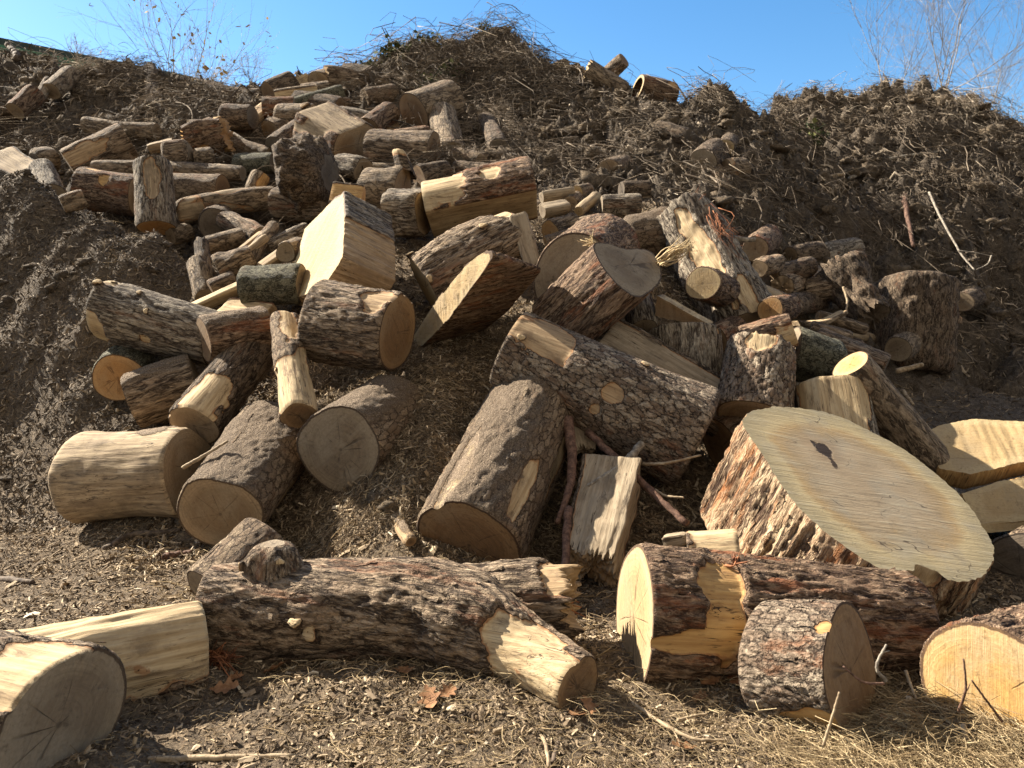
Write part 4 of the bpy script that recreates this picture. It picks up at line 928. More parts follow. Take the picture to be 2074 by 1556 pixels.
LG('dark mossy log low in the gap left of the gnarled stump', (480, 335, 10.5), (555, 330, 10.4), 18, 16, 'lichen', ('dark', 'dark'), dust=.3)
LG('thin barked log above the dark mossy log', (470, 292, 11.2), (548, 312, 10.9), 11, 10, 'dusty', ('tan', 'tan'), dust=.3)
LG('short split piece lying on the slope left of the rotten golden chunk', (300, 300, 11.2), (350, 288, 11.3), 12, 13, None, ('tan', 'tan'), wood='weath', clips=[(20, .5)], dust=.2)
LG('brown log behind the red barked log with the orange scar', (205, 318, 10.9), (270, 312, 10.9), 15, 15, 'ridge', ('tan', 'tan'), dust=.25)
LG('small log at the foot of the upright white streaked log', (345, 478, 9.0), (385, 470, 9.2), 18, 16, 'smooth', ('grey', 'dark'), dust=.15)
LG('dark log lying left of the ridged root chunk', (428, 590, 7.2), (478, 570, 7.3), 20, 19, 'dark', ('brown', 'dark'), dust=.2)
LG('broken slat of wood above the ridged root chunk', (470, 520, 7.9), (532, 470, 8.2), 9, 8, None, ('pale', 'pale'), wood='tan', dust=.05, clips=[(0, .5)])
LG('grey limb crossing behind the small cut log with the oval face', (540, 500, 8.0), (622, 462, 8.3), 11, 10, 'grey', ('tan', 'tan'), dust=.1)
LG('grey barked chunk between the heart shaped log and the sawn block', (1292, 610, 6.3), (1302, 668, 6.1), 24, 26, 'grey', ('tan', 'tan'), dust=.05)
LG('brown log behind the upright grey furrowed log', (1448, 690, 6.4), (1490, 668, 6.7), 26, 26, 'red', ('brown', 'tan'), dust=.15)
LG('tan broken piece right of the leaning broken trunk', (1538, 545, 7.9), (1575, 532, 8.2), 17, 16, 'ridge', ('tan', 'tan'), lump=.3, dust=.2)
LG('grey log lying below the curved slab of pale bark', (1640, 668, 7.3), (1722, 690, 7.2), 17, 16, 'ridge', ('grey', 'grey'), dust=.1)
LG('dark red log end left of the grey stained chunk', (1560, 628, 6.6), (1598, 622, 7.0), 24, 22, 'red', ('orange', 'tan'), dust=.2)
LG('narrow grey limb lying under the uprooted stump', (1655, 640, 7.8), (1755, 668, 7.8), 11, 10, 'smooth', ('grey', 'grey'), dust=.1)
LG('short ribbed log left of the ribbed grey split log', (1155, 412, 8.9), (1172, 402, 9.2), 14, 14, 'ridge', ('tan', 'tan'), dust=.2)
LG('flat brown chip of wood above the round grey face', (1205, 470, 8.1), (1262, 462, 8.2), 14, 13, 'dusty', ('tan', 'tan'), dust=.6, clips=[(0, .6)])
LG('bark covered limb along the top of the round grey face', (1105, 492, 7.6), (1195, 470, 7.7), 11, 12, 'dusty', ('orange', 'tan'), dust=.7)

LG('dark log capping the skyline pile left of the brush crown', (700, 148, .2), (758, 152, .2), 15, 14, 'dark', ('brown', 'dark'), dust=.2)
LG('short grey log behind the wedge of dark wood on the skyline pile', (612, 190, .1), (668, 184, .1), 15, 15, 'ridge', ('tan', 'tan'), dust=.2)
LG('stout brown log under the dark round log at the skyline pile', (535, 222, .1), (598, 220, .1), 19, 18, 'red', ('brown', 'tan'), dust=.2)
LG('tan split log leaning at the left foot of the skyline pile', (505, 245, .1), (545, 215, .1), 14, 14, None, ('tan', 'tan'), wood='tan', clips=[(10, .5)], dust=.2)
LG('grey log above the big white flecked log', (690, 240, .1), (752, 250, .1), 19, 17, 'grey', ('tan', 'tan'), dust=.2)
LG('brown log lying below the smooth brown log', (800, 285, .1), (868, 275, .1), 18, 17, 'red', ('brown', 'tan'), dust=.2)
LG('short dusty log at the right foot of the grey upright log', (925, 320, .1), (975, 332, .1), 17, 16, 'dusty', ('tan', 'tan'), dust=.6)
LG('dark chunk right of the hooked stump piece', (850, 365, .1), (905, 352, .1), 22, 20, 'dark', ('brown', 'tan'), lump=.25, dust=.3)
LG('brown log in the row behind the top log', (925, 345, .1), (990, 352, .1), 15, 16, 'ridge', ('tan', 'tan'), dust=.4)
LG('weathered slat lying across behind the red furrowed part of the top log', (955, 340, .25), (1040, 322, .25), 8, 9, None, ('grey', 'grey'), wood='weath', clips=[(0, .5)], dust=.1)
LG('big tan log end beside the leaning broken trunk, half under bark rubble', (1530, 505, .2), (1560, 480, -.1), 24, 22, 'red', ('tan', 'tan'), dust=.3)
LG('grey log lying behind the uprooted stump', (1660, 520, .1), (1730, 505, .1), 19, 18, 'grey', ('grey', 'tan'), dust=.2)
LG('log with a broken end left of the uprooted stump', (1585, 582, .15), (1650, 560, .15), 22, 20, 'ridge', ('tan', 'tan'), jagA=.08, dust=.2)
LG('dark log below the dark log running into the uprooted stump', (1600, 618, .15), (1690, 608, .15), 20, 20, 'dark', ('brown', 'dark'), dust=.15)
LG('pale limb in the row of logs behind the leaning bright topped log', (1690, 668, .15), (1770, 690, .15), 13, 12, 'smooth', ('tan', 'tan'), wood='weath', barefrac=.5, dust=.1)
LG('brown log end behind the grey stained chunk', (1672, 700, .2), (1735, 712, .1), 22, 22, 'red', ('brown', 'tan'), dust=.1)
LG('knobby dark root piece at the right of the dark trunk', (1895, 640, .1), (1935, 668, .1), 22, 18, 'rough', ('dark', 'dark'), lump=.4, chunk=.05, dust=.1, rndA=.08, rndB=.08)
LG('log end buried in the root bank above the ribbed grey split log', (1232, 345, .1), (1262, 335, -.2), 19, 18, 'dusty', ('tan', 'tan'), dust=.5)
LG('brown log lying in the root bank under the hollow log', (1330, 262, .1), (1392, 278, .1), 14, 13, 'dark', ('tan', 'dark'), dust=.4)
LG('stub of trunk in the root bank right of the smooth brown log', (985, 245, .1), (1010, 300, .1), 14, 16, 'dark', ('brown', 'dark'), dust=.3)
build_terrain()
# ------------------------------------------------------------------ loose sticks (each a thing)
M_RED = plain_mat('reddish twig bark', (.06, .032, .022), (.19, .11, .075), 40)
M_PALE = plain_mat('bleached stick', (.20, .145, .09), (.42, .33, .215), 30, stz=1)
M_BRN = plain_mat('brown stick', (.05, .036, .026), (.16, .12, .085), 30)
M_GRY = plain_mat('grey stick', (.12, .10, .08), (.34, .30, .24), 30)
SG = 'loose sticks on the heap'
stick('long reddish brown stick crossing the shaded hollow diagonally', [(1190, 874, 5.05), (1290, 968, 4.7), (1392, 1062, 4.4)], 8, M_RED, taper=.75, group=SG)
stick('grey bone like stick crossing under the reddish brown stick', [(1300, 900, 4.9), (1255, 945, 4.75), (1190, 985, 4.62)], 9, M_GRY, taper=.35, group=SG)
stick('thin pale twig right of the crossing sticks, pointing right', [(1302, 940, 4.85), (1350, 938, 4.75), (1420, 922, 4.75)], 3.4, M_PALE, taper=.6, group=SG)
stick('thin pale bent twig in the shaded hollow right of the reddish stick', [(1325, 992, 4.7), (1350, 1005, 4.6), (1385, 1008, 4.55)], 3.2, M_PALE, group=SG)
stick('reddish stick standing upright left of the split log in the hollow', [(1152, 1030, 4.5), (1146, 1120, 4.25), (1142, 1212, 4.05)], 9, M_RED, taper=.8, group=SG)
stick('straight pale stick along the bottom edge beside the corner log', [(228, 1541), (400, 1536), (595, 1531)], 6, M_PALE, taper=.7, lift=.01, group=SG)
stick('curved brown branch on the ground below the peeled weathered log', [(210, 1114), (265, 1086), (320, 1080), (365, 1076)], 7, M_BRN, lift=.01, taper=.7, group=SG)
stick('dark stick lying on the mulch at the left edge', [(-20, 1172), (30, 1176), (66, 1180)], 7, M_BRN, lift=.005, group=SG)
stick('yellow twig leaning on the round ended log at left', [(370, 948, 4.85), (410, 925, 4.85), (462, 893, 4.95)], 4, M_PALE, taper=.6, group=SG)
stick('bent pale root on the mulch at bottom centre', [(1000, 1482), (1060, 1470), (1100, 1495), (1112, 1556)], 4.5, M_PALE, lift=.03, taper=.7, group=SG)
stick('dark upright twig at bottom centre beside the bent pale root', [(1120, 1545), (1132, 1500), (1150, 1462)], 5, M_BRN, lift=.02, taper=.6, group=SG)
stick('long pale stalk lying below the forked log tip', [(1250, 1400), (1320, 1452), (1400, 1495), (1470, 1500)], 4, M_PALE, lift=.03, taper=.6, group=SG, forks=[[(1320, 1452), (1360, 1475), (1378, 1510)]])
stick('straight straw coloured twig in front of the rough barked log', [(1372, 1460), (1400, 1452), (1432, 1446)], 3.5, M_PALE, lift=.02, group=SG)
stick('thick pale stem lying across the bottom right corner', [(1895, 1432), (1960, 1460), (2080, 1505)], 6, M_PALE, lift=.06, taper=.8, group=SG)
stick('pale stalk standing at the foot of the round log section', [(1952, 1470, 2.7), (1960, 1530, 2.62), (1966, 1600, 2.5)], 4.5, M_PALE, taper=1.0, group=SG)
stick('thin dark twig standing before the golden ringed log', [(1942, 1440, 2.66), (1956, 1395, 2.62), (1952, 1335, 2.6)], 2.4, M_RED, group=SG, forks=[[(1944, 1430, 2.66), (1965, 1385, 2.62)]])
stick('second dark twig before the golden ringed log, bent at the top', [(2030, 1462, 2.6), (1995, 1415, 2.58), (1968, 1378, 2.58)], 2.2, M_RED, group=SG)
stick('dark twig leaning on the brown face of the round log section', [(1790, 1385, 2.7), (1748, 1382, 2.66), (1708, 1350, 2.66)], 2.6, M_RED, group=SG)
stick('grey forked twig between the round log section and the golden log', [(1795, 1380, 2.72), (1775, 1350, 2.72), (1795, 1306, 2.75)], 3.2, M_GRY, group=SG, forks=[[(1776, 1350, 2.72), (1785, 1325, 2.74), (1802, 1318, 2.74)]])
stick('dry stalk leaning against the round log section', [(1668, 1510, 2.55), (1685, 1455, 2.52), (1700, 1402, 2.52)], 3, M_PALE, group=SG)
stick('straight pale stalk between the round log section and the golden log', [(1834, 1358, 2.9), (1846, 1392, 2.85), (1856, 1416, 2.8)], 3, M_PALE, group=SG)
stick('red bark strip lying left of the leaning dark barked log', [(345, 862, 5.6), (375, 835, 5.65), (405, 812, 5.75)], 8, M_RED, taper=.4, name='bark_strip', cat='bark', group='loose strips of bark')
stick('torn red bark strip along the left edge of the mulch covered log', [(880, 1005, 4.75), (940, 930, 4.95), (1010, 880, 5.2)], 5, M_RED, taper=.5, name='bark_strip', cat='bark', group='loose strips of bark')
stick('bark strip lying in shadow before the round ended log', [(335, 1130), (375, 1122), (412, 1120)], 9, M_RED, taper=.5, lift=.015, name='bark_strip', cat='bark', group='loose strips of bark')
stick('long hanging bark strip on the right side of the mulch covered log', [(1150, 850, 5.0), (1160, 930, 4.8), (1150, 1000, 4.6), (1128, 1060, 4.45)], 12, M_RED, taper=.4, name='bark_strip', cat='bark', group='loose strips of bark')
BG = 'branches on the right slope'
stick('white forked branch lying on the right slope', [(1882, 390, 11.4), (1905, 440, 10.9), (1945, 512, 10.3), (1975, 548, 10.0)], 2.2, M_GRY, taper=.5, group=BG, forks=[[(1940, 508, 10.3), (1975, 512, 10.25), (2012, 520, 10.2)], [(2008, 518, 10.2), (2000, 535, 10.1), (1978, 546, 10.0)]])
stick('short white stick on the right slope', [(1672, 360, 12.3), (1690, 356, 12.3), (1708, 353, 12.3)], 3.5, M_PALE, taper=.9, group=BG)
stick('orange brown root hanging down the right slope', [(1832, 396, 11.8), (1838, 440, 11.2), (1850, 500, 10.5)], 5, M_RED, taper=.5, group=BG)
stick('pale bent branch on the right hilltop', [(1620, 248, 15.5), (1665, 242, 15.4), (1690, 228, 15.6)], 3.5, M_PALE, group=BG)
stick('grey branch running down the middle of the right slope', [(1720, 362, 12.6), (1770, 340, 12.9), (1800, 322, 13.1), (1920, 305, 13.3)], 3.5, M_GRY, group=BG)
stick('curved grey root at the right of the leaning broken trunk', [(1450, 470, 7.6), (1490, 484, 7.5), (1530, 486, 7.5)], 7, M_GRY, taper=.6, group=BG)
stick('upright dead twig on the skyline right of the hollow log', [(1392, 205, 13.5), (1376, 180, 13.6), (1362, 160, 13.7)], 2, M_BRN, taper=.5, group=BG)
stick('curled dark branch on the left skyline', [(420, 176, 14.5), (408, 160, 14.6), (406, 152, 14.6)], 4, M_BRN, taper=.5, group=BG)
stick('dark branch end pointing up at the far left skyline', [(36, 118, 14.6), (26, 102, 14.8), (14, 90, 14.9)], 6, M_BRN, taper=.7, group=BG)
stick('bleached branch lying down the peak of brush', [(1012, 240, 12.6), (1035, 262, 12.2), (1050, 275, 12.0)], 3, M_PALE, group=BG)
stick('white branch tip near the top of the brush peak', [(1000, 78, 15.0), (1012, 85, 14.9), (1018, 98, 14.8)], 3, M_PALE, group=BG)
stick('grey bent branch on the left back slope', [(432, 262, 11.6), (470, 270, 11.4), (505, 290, 11.2)], 3.5, M_GRY, group=BG)
stick('pale splinter on the shaded ground behind the huge tree butt', [(1828, 792, 8.2), (1840, 808, 8.0), (1850, 820, 7.9)], 4, M_PALE, group=BG)
stick('pale curved root in front of the torn stump at right', [(1708, 582, 8.0), (1716, 612, 7.9), (1708, 648, 7.8)], 2.5, M_PALE, group=BG)
stick('pale broken slat at the foot of the dark trunk on the right', [(1815, 752, 8.1), (1850, 744, 8.1), (1868, 738, 8.1)], 5, M_PALE, taper=.8, group=BG)

# torn fibres on the heart shaped log: a tuft is part of nothing else
def tuft(label, c, tip, n, spread, mat, name='splinter_tuft', cat='splinters', r=.004):
    g = Geo(); rg = np.random.default_rng(SEED[0]); SEED[0] += 1
    o0 = P(*c); e = P(*tip); d = e - o0; L = np.linalg.norm(d)
    for k in range(n):
        dd = d * (.55 + .5 * rg.random()) + rg.normal(size=3) * L * spread
        m = d * .4 + rg.normal(size=3) * L * spread * .4
        p0 = rg.normal(size=3) * L * .10
        v, q, t = tube(catmull([p0, p0 + m, dd], 7), r * np.linspace(1.4, .4, 7) * (.5 + rg.random()), 4); g.add(v, q, t, tone=rg.random())
    ob = g.obj(name, mat, M=Matrix.Translation(o0.tolist())); return tag(ob, label, cat)
M_FIB = tone_mat('torn fibres', [(0, (.33, .23, .12)), (1, (.68, .54, .32))])
M_RFIB = tone_mat('torn red bark', [(0, (.10, .035, .018)), (1, (.36, .15, .07))])
tuft('tuft of yellow torn fibres at the right of the heart shaped face', (1338, 528, 5.95), (1402, 492, 5.9), 60, .13, M_FIB)
tuft('small yellow splinters at the upper left corner of the heart shaped face', (1204, 500, 5.85), (1192, 488, 5.8), 26, .5, M_FIB)
tuft('shaggy orange bark fibres on top of the leaning broken trunk', (1375, 425, 7.6), (1420, 418, 7.5), 90, .30, M_RFIB, r=.0035)
tuft('red bark shreds hanging on the lower right of the leaning broken trunk', (1440, 440, 7.4), (1480, 520, 7.1), 80, .18, M_RFIB, r=.003)
tuft('red bark shreds on the ground at the right end of the peeled pale log', (425, 1330, 3.3), (465, 1340, 3.25), 60, .4, M_RFIB, r=.004)
tuft('brown shreds on the torn right end of the forked log', (1118, 1190, 3.6), (1152, 1260, 3.55), 40, .22, M_RFIB, r=.005)
tuft('orange bark crumbs on top of the rough barked log', (1468, 1150, 3.3), (1500, 1140, 3.3), 46, .45, M_RFIB, r=.005)

# ------------------------------------------------------------------ scattered stuff
def surf_frame(x, y, lift):
    z = full_z(x, y); e = .05
    gx = (smooth_z(x + e, y) - smooth_z(x - e, y)) / (2 * e); gy = (smooth_z(x, y + e) - smooth_z(x, y - e)) / (2 * e)
    n = np.stack([-gx, -gy, np.ones_like(gx)], 1); n /= np.linalg.norm(n, axis=1)[:, None]
    return np.stack([x, y, z + lift], 1), n

def scatter(name, label, cat, x, y, lmin, lmax, asp, mat, tone, tilt=.4, lift=.004, seg=2, curl=.25, seed=1, pw=1.0):
    """flat bent chips / fibres lying on the ground: one counted-by-nobody object"""
    rg = np.random.default_rng(seed); n = len(x)
    p, nr = surf_frame(x, y, lift)
    nr = nr + rg.normal(size=(n, 3)) * tilt; nr /= np.linalg.norm(nr, axis=1)[:, None]
    d = rg.normal(size=(n, 3)); d -= nr * (d * nr).sum(1)[:, None]; d /= np.linalg.norm(d, axis=1)[:, None]
    s = np.cross(nr, d)
    L = lmin + (lmax - lmin) * rg.random(n) ** 2.2; w = L * asp * (.5 + rg.random(n)); w = np.maximum(w, .0018)
    u = np.linspace(-.5, .5, seg + 1); rows = []
    cu = curl * rg.normal(size=n); cv = curl * rg.normal(size=n)
    th = np.minimum(w * .35, .006)
    for k, uu in enumerate(u):
        c = p + d * (L * uu)[:, None] + nr * (cu * L * (.25 - uu * uu))[:, None] + s * (cv * L * (.25 - uu * uu) * 2)[:, None]
        ww = w * (.5 if k in (0, seg) else .5) * (.55 if k == seg else 1)
        rows.append(np.stack([c - s * ww[:, None], c + nr * th[:, None], c + s * ww[:, None]], 1))
    V = np.stack(rows, 1)                     # n, seg+1, 3, 3
    m = (seg + 1) * 3; base = np.arange(n)[:, None, None] * m
    a = (np.arange(seg)[:, None] * 3 + np.arange(2)[None]).ravel()
    q = np.stack([a, a + 1, a + 4, a + 3], 1)
    Q = (base + q[None]).reshape(-1, 4)
    ob = mesh_obj(name, V.reshape(-1, 3), Q, None, mat, attrs=dict(tone=np.repeat(tone, m)), smooth=False)
    return tag(ob, label, cat, kind='stuff')

def pts_zone(n, y0, y1, fx, seed, keep=None, power=1.0, x0=None, x1=None):
    rg = np.random.default_rng(seed); xs = []; ys = []; tot = 0
    while tot < n:
        y = y0 + (y1 - y0) * rg.random(n) ** power
        x = (rg.random(n) * 2 - 1) * fx * y if x0 is None else x0 + (x1 - x0) * rg.random(n)
        k = rg.random(n) < (keep(x, y) if keep else 1.0); xs.append(x[k]); ys.append(y[k]); tot += k.sum()
        if k.sum() == 0: break
    return np.concatenate(xs)[:n], np.concatenate(ys)[:n]
def patchy(sc, lo, hi, base=.15, seed=0):
    return lambda x, y: base + (1 - base) * sst(lo, hi, .5 + .6 * fbm(np.stack([x * sc + seed, y * sc, 0 * x], 1), 3))
STOPS_CHIP = [(0, (.030, .021, .014)), (.30, (.115, .083, .053)), (.55, (.27, .202, .130)), (.82, (.44, .345, .225)), (1, (.66, .57, .43))]
STOPS_DARK = [(0, (.028, .021, .016)), (.42, (.12, .095, .070)), (.75, (.27, .217, .157)), (1, (.44, .365, .27))]
M_CHIP = tone_mat('wood chips', STOPS_CHIP); M_DARKCHIP = tone_mat('dark mulch fibre', STOPS_DARK)
rg = np.random.default_rng(5)
x, y = pts_zone(95000, 2.0, 5.6, .86, 21, patchy(1.4, .40, .62, .45), power=.8)
scatter('wood_chips', 'shredded wood chips and needles littering the ground in front of the heap', 'wood chips', x, y, .008, .048, .26, M_CHIP, np.clip(rg.beta(1.9, 2.3, len(x)) + .25 * pn(np.stack([x * 1.1, y * 1.1, 0 * x], 1)), 0, 1), tilt=.55, seed=31, lift=.003)
x, y = pts_zone(500, 2.1, 5.2, .8, 61, patchy(1.0, .42, .60, .1))
scatter('bark_flakes', 'larger pale flakes and bark bits on the ground', 'wood chips', x, y, .03, .09, .40, M_CHIP, np.clip(rg.beta(2.0, 1.3, len(x)), 0, 1), tilt=.35, seed=62, lift=.008)
x, y = pts_zone(42000, 4.4, 9.2, .5, 22, lambda x, y: (x > -2.6) & (x < 3.0), x0=-2.7, x1=3.2)
scatter('slope_chips', 'shredded bark and chips on the slope between the logs', 'wood chips', x, y, .012, .095, .20, M_CHIP, np.clip(rg.beta(1.7, 1.8, len(x)), 0, 1), tilt=.7, seed=32, lift=.010)
x, y = pts_zone(85000, 5.4, 9.6, .9, 23, lambda x, y: (x < -2.0), x0=-8.2, x1=-1.9)
scatter('mound_mulch', 'dark shredded mulch on the smooth mound at left', 'mulch', x, y, .012, .085, .22, M_DARKCHIP, np.clip(rg.beta(2.2, 2.6, len(x)), 0, 1), tilt=.65, seed=33, lift=.006)
x, y = pts_zone(26000, 4.6, 10.5, .9, 24, lambda x, y: x > 1.6 + .12 * (y - 4.6), x0=1.6, x1=8.5)
scatter('shaded_chips', 'chips and splinters on the ground at right of the heap', 'wood chips', x, y, .012, .10, .14, M_CHIP, np.clip(rg.beta(1.3, 3.0, len(x)), 0, 1), tilt=.4, seed=34)
x, y = pts_zone(85000, 9.2, 16.8, .86, 25, None, power=.8)
scatter('slope_litter', 'brown woody litter over the back slopes', 'litter', x, y, .03, .22, .17, M_DARKCHIP, np.clip(rg.beta(1.4, 1.7, len(x)), 0, 1), tilt=.8, lift=.02, seed=35, curl=.4)
# long dry straw and roots in front
def strands(name, label, cat, x, y, lmin, lmax, r, mat, tone, lift, seed, arch=.25, seg=5, up=.25, sides=3, hang=0.0, down=0.0):
    rg = np.random.default_rng(seed); n = len(x)
    p, nr = surf_frame(x, y, lift); nr0 = nr.copy()
    if hang: p[:, 2] += hang * rg.random(n)
    d = rg.normal(size=(n, 3)); d -= nr * (d * nr).sum(1)[:, None] * (1 - up); d[:, 2] -= down; d /= np.linalg.norm(d, axis=1)[:, None]
    s = np.cross(nr, d)
    L = lmin + (lmax - lmin) * rg.random(n) ** 2; rr = r * (.5 + rg.random(n))
    u = np.linspace(-.5, .5, seg + 1)
    b1 = arch * rg.normal(size=n); b2 = arch * rg.normal(size=n) * .8; b3 = rg.normal(size=n) * arch * .5
    C = np.stack([p + d * (L * k)[:, None] + nr0 * ((np.abs(b1) * (.25 - k * k)) * L)[:, None] + s * (L * (b2 * (.25 - k * k) * 2 + b3 * math.sin(k * 9)))[:, None] for k in u], 1)
    th = np.linspace(0, 2 * np.pi, sides, endpoint=False)
    taper = np.linspace(1, .45, seg + 1)
    V = C[:, :, None] + (rr[:, None] * taper[None])[..., None, None] * (np.cos(th)[None, None, :, None] * nr0[:, None, None] + np.sin(th)[None, None, :, None] * s[:, None, None])
    m = (seg + 1) * sides; q = grid_faces(seg + 1, sides)
    Q = (np.arange(n)[:, None, None] * m + q[None]).reshape(-1, 4)
    ob = mesh_obj(name, V.reshape(-1, 3), Q, None, mat, attrs=dict(tone=np.repeat(tone, m)))
    return tag(ob, label, cat, kind='stuff')
M_STRAW = tone_mat('dry straw', [(0, (.10, .065, .035)), (.5, (.32, .235, .13)), (1, (.60, .48, .29))])
M_ROOT = tone_mat('roots and twigs', [(0, (.035, .026, .019)), (.45, (.135, .105, .076)), (.75, (.29, .232, .172)), (.93, (.45, .375, .28)), (1, (.58, .50, .39))])
kk = lambda x, y: np.clip(sst(.6, 1.8, x) * (1 - sst(2.9, 3.3, y)) + .38 * sst(-1.2, .2, x) * (1 - sst(2.8, 3.2, y)) + .06 * (1 - sst(2.9, 3.2, y)), 0, 1)
x, y = pts_zone(4200, 2.05, 4.2, .8, 41, kk)
strands('dry_straw', 'tangled dry straw and rootlets along the bottom of the scene', 'straw', x, y, .05, .24, .0014, M_STRAW, rg.beta(1.7, 1.9, len(x)), .012, 51, arch=.5, up=.35)
x, y = pts_zone(2600, 2.05, 3.1, 1, 47, lambda x, y: np.exp(-((x - 1.5) / .38) ** 2 - ((y - 2.42) / .22) ** 2), x0=.9, x1=2.3)
strands('straw_heap', 'heaped dry straw and rootlets before the golden ringed log', 'straw', x, y, .05, .28, .0015, M_STRAW, rg.beta(1.8, 1.6, len(x)), .03, 58, arch=.55, up=.5)
x, y = pts_zone(5200, 3.0, 9.0, .55, 42, None)
strands('loose_twigs', 'thin loose twigs between the logs', 'twigs', x, y, .05, .30, .0022, M_STRAW, rg.beta(1.3, 2.6, len(x)), .012, 52, arch=.35, up=.3)
x, y = pts_zone(3200, 9.3, 16.6, .86, 43, patchy(.8, .35, .6, .3), power=.85)
strands('root_tangle', 'tangled roots and twigs hanging over the back slopes', 'roots', x, y, .12, 1.1, .0045, M_ROOT, rg.beta(1.6, 2.0, len(x)), .06, 53, arch=.9, up=.45, seg=8)
def ridge_keep(cx, cy, sx, sy):
    return lambda x, y: np.exp(-((x - cx) / sx) ** 2 - ((y - cy) / sy) ** 2)
rgc = np.random.default_rng(88)
bx, by = pts_zone(120, 9.6, 15.6, .84, 89, patchy(.6, .35, .6, .25), power=.8)
kx = np.concatenate([bx + 0 * bx, [P(880, 130, 14.4)[0], P(960, 110, 14.6)[0], P(1030, 110, 14.6)[0], P(1080, 150, 14.3)[0], P(1440, 225, 13.3)[0], P(1600, 240, 15.6)[0], P(1720, 225, 15.7)[0], P(1830, 220, 15.7)[0], P(1960, 240, 15.6)[0]]])
ky = np.concatenate([by, [14.2, 14.4, 14.4, 14.1, 13.1, 15.4, 15.5, 15.5, 15.4]])
rep = 80; xx = np.repeat(kx, rep) + rgc.normal(size=len(kx) * rep) * np.repeat(rgc.uniform(.12, .38, len(kx)), rep); yy = np.repeat(ky, rep) + rgc.normal(size=len(kx) * rep) * .14
strands('root_clumps', 'shaggy clumps of roots and brush hanging from the back slopes', 'roots', xx, yy, .08, .55, .0045, M_ROOT, np.clip(np.repeat(rgc.beta(1.6, 2.0, len(kx)), rep) * .7 + .45 * rgc.random(len(xx)) - .05, 0, 1), .02, 90, arch=.8, up=.8, seg=7, hang=.30, down=.55)
x, y = pts_zone(9000, 4.5, 6.6, 1, 91, lambda x, y: sst(-1.75, -1.35, x) * (1 - sst(.0, .5, x)), x0=-1.8, x1=.5)
strands('mound_fibres', 'shredded bark fibres on the mulch between the middle logs', 'mulch', x, y, .04, .16, .0022, M_CHIP, rg.beta(1.5, 1.7, len(x)), .012, 92, arch=.5, up=.5)
cc = P(985, 90, 15.0)
x, y = pts_zone(1300, cc[1] - 3.2, cc[1] + 1.2, 1, 44, ridge_keep(cc[0] - .3, cc[1] - .5, 1.9, 1.6), x0=cc[0] - 3.4, x1=cc[0] + 2.4)
strands('brush_crown', 'thick brush of roots crowning the middle heap', 'brush', x, y, .2, 1.2, .0065, M_ROOT, rg.beta(1.5, 2.2, len(x)), .12, 54, arch=.9, up=.9)
x, y = pts_zone(2600, 14.2, 17, 1, 45, None, x0=5.3, x1=11.5)
strands('hilltop_twigs', 'short twigs along the right hilltop', 'twigs', x, y, .1, .7, .006, M_ROOT, rg.beta(2.4, 1.6, len(x)), .05, 55, arch=.6, up=.7)
# matted clods of soil and root, overhanging the slope
def clods(name, label, x, y, smin, smax, mat, dark, seed, embed=.3):
    rg = np.random.default_rng(seed); n = len(x); z = full_z(x, y)
    bm_v = []; nu, nv = 9, 14
    u = np.linspace(.12, np.pi - .12, nu); v = np.linspace(0, 2 * np.pi, nv, endpoint=False)
    U, Vv = np.meshgrid(u, v, indexing='ij'); dirs = np.stack([np.sin(U) * np.cos(Vv), np.sin(U) * np.sin(Vv), np.cos(U)], -1).reshape(-1, 3)
    f = grid_faces(nu, nv); g = Geo(); m = nu * nv
    sz = smin + (smax - smin) * rg.random(n) ** 2.5
    sc = sz[:, None] * rg.uniform(.6, 1.3, (n, 3)) * np.array([1.2, 1, .75])
    base = dirs[None] * sc[:, None]
    q = base + rg.random((n, 1, 3)) * 90
    r = 1 + .9 * fbm(q * (1.6 / sz[:, None, None]) * .9, 2) + .4 * (ridged(q * (3.2 / sz[:, None, None]), 2) - .5)
    Vt = base * r[..., None] + np.stack([x, y, z - sz * embed + sz * .45], 1)[:, None]
    Q = (np.arange(n)[:, None, None] * m + f[None]).reshape(-1, 4)[:, ::-1]
    ob = mesh_obj(name, Vt.reshape(-1, 3), Q, None, mat, attrs=dict(dark=np.full(n * m, dark)))
    return tag(ob, label, 'soil clods', kind='stuff')
M_SOIL = bpy.data.materials['mulchy soil']
x, y = pts_zone(2800, 9.6, 16.4, .84, 71, patchy(.7, .38, .6, .15), power=.8)
clods('soil_clods', 'matted clods of soil and root over the back slopes', x, y, .03, .16, M_SOIL, .45, 72, .5)
x, y = pts_zone(420, 5.6, 9.3, .9, 73, lambda x, y: x < -2.4, x0=-7.5, x1=-2.3)
clods('mulch_clods', 'crumbly clods on the mulch mound at left', x, y, .015, .075, M_SOIL, .9, 74, .5)
x, y = pts_zone(360, 4.6, 8.8, .5, 75, None, x0=-2.6, x1=3.0)
clods('debris_clods', 'clods of mulch and debris packed between the logs', x, y, .02, .09, M_SOIL, .3, 76, .5)
x, y = pts_zone(420, 9.6, 14.2, .8, 77, patchy(.6, .4, .6, .1), power=.8)
strands('slope_branches', 'thicker dead branches strewn over the back slopes', 'branches', x, y, .4, 1.7, .012, M_ROOT, rg.beta(1.8, 2.2, len(x)) * .85, .04, 78, arch=.28, up=.08, seg=10, sides=5)
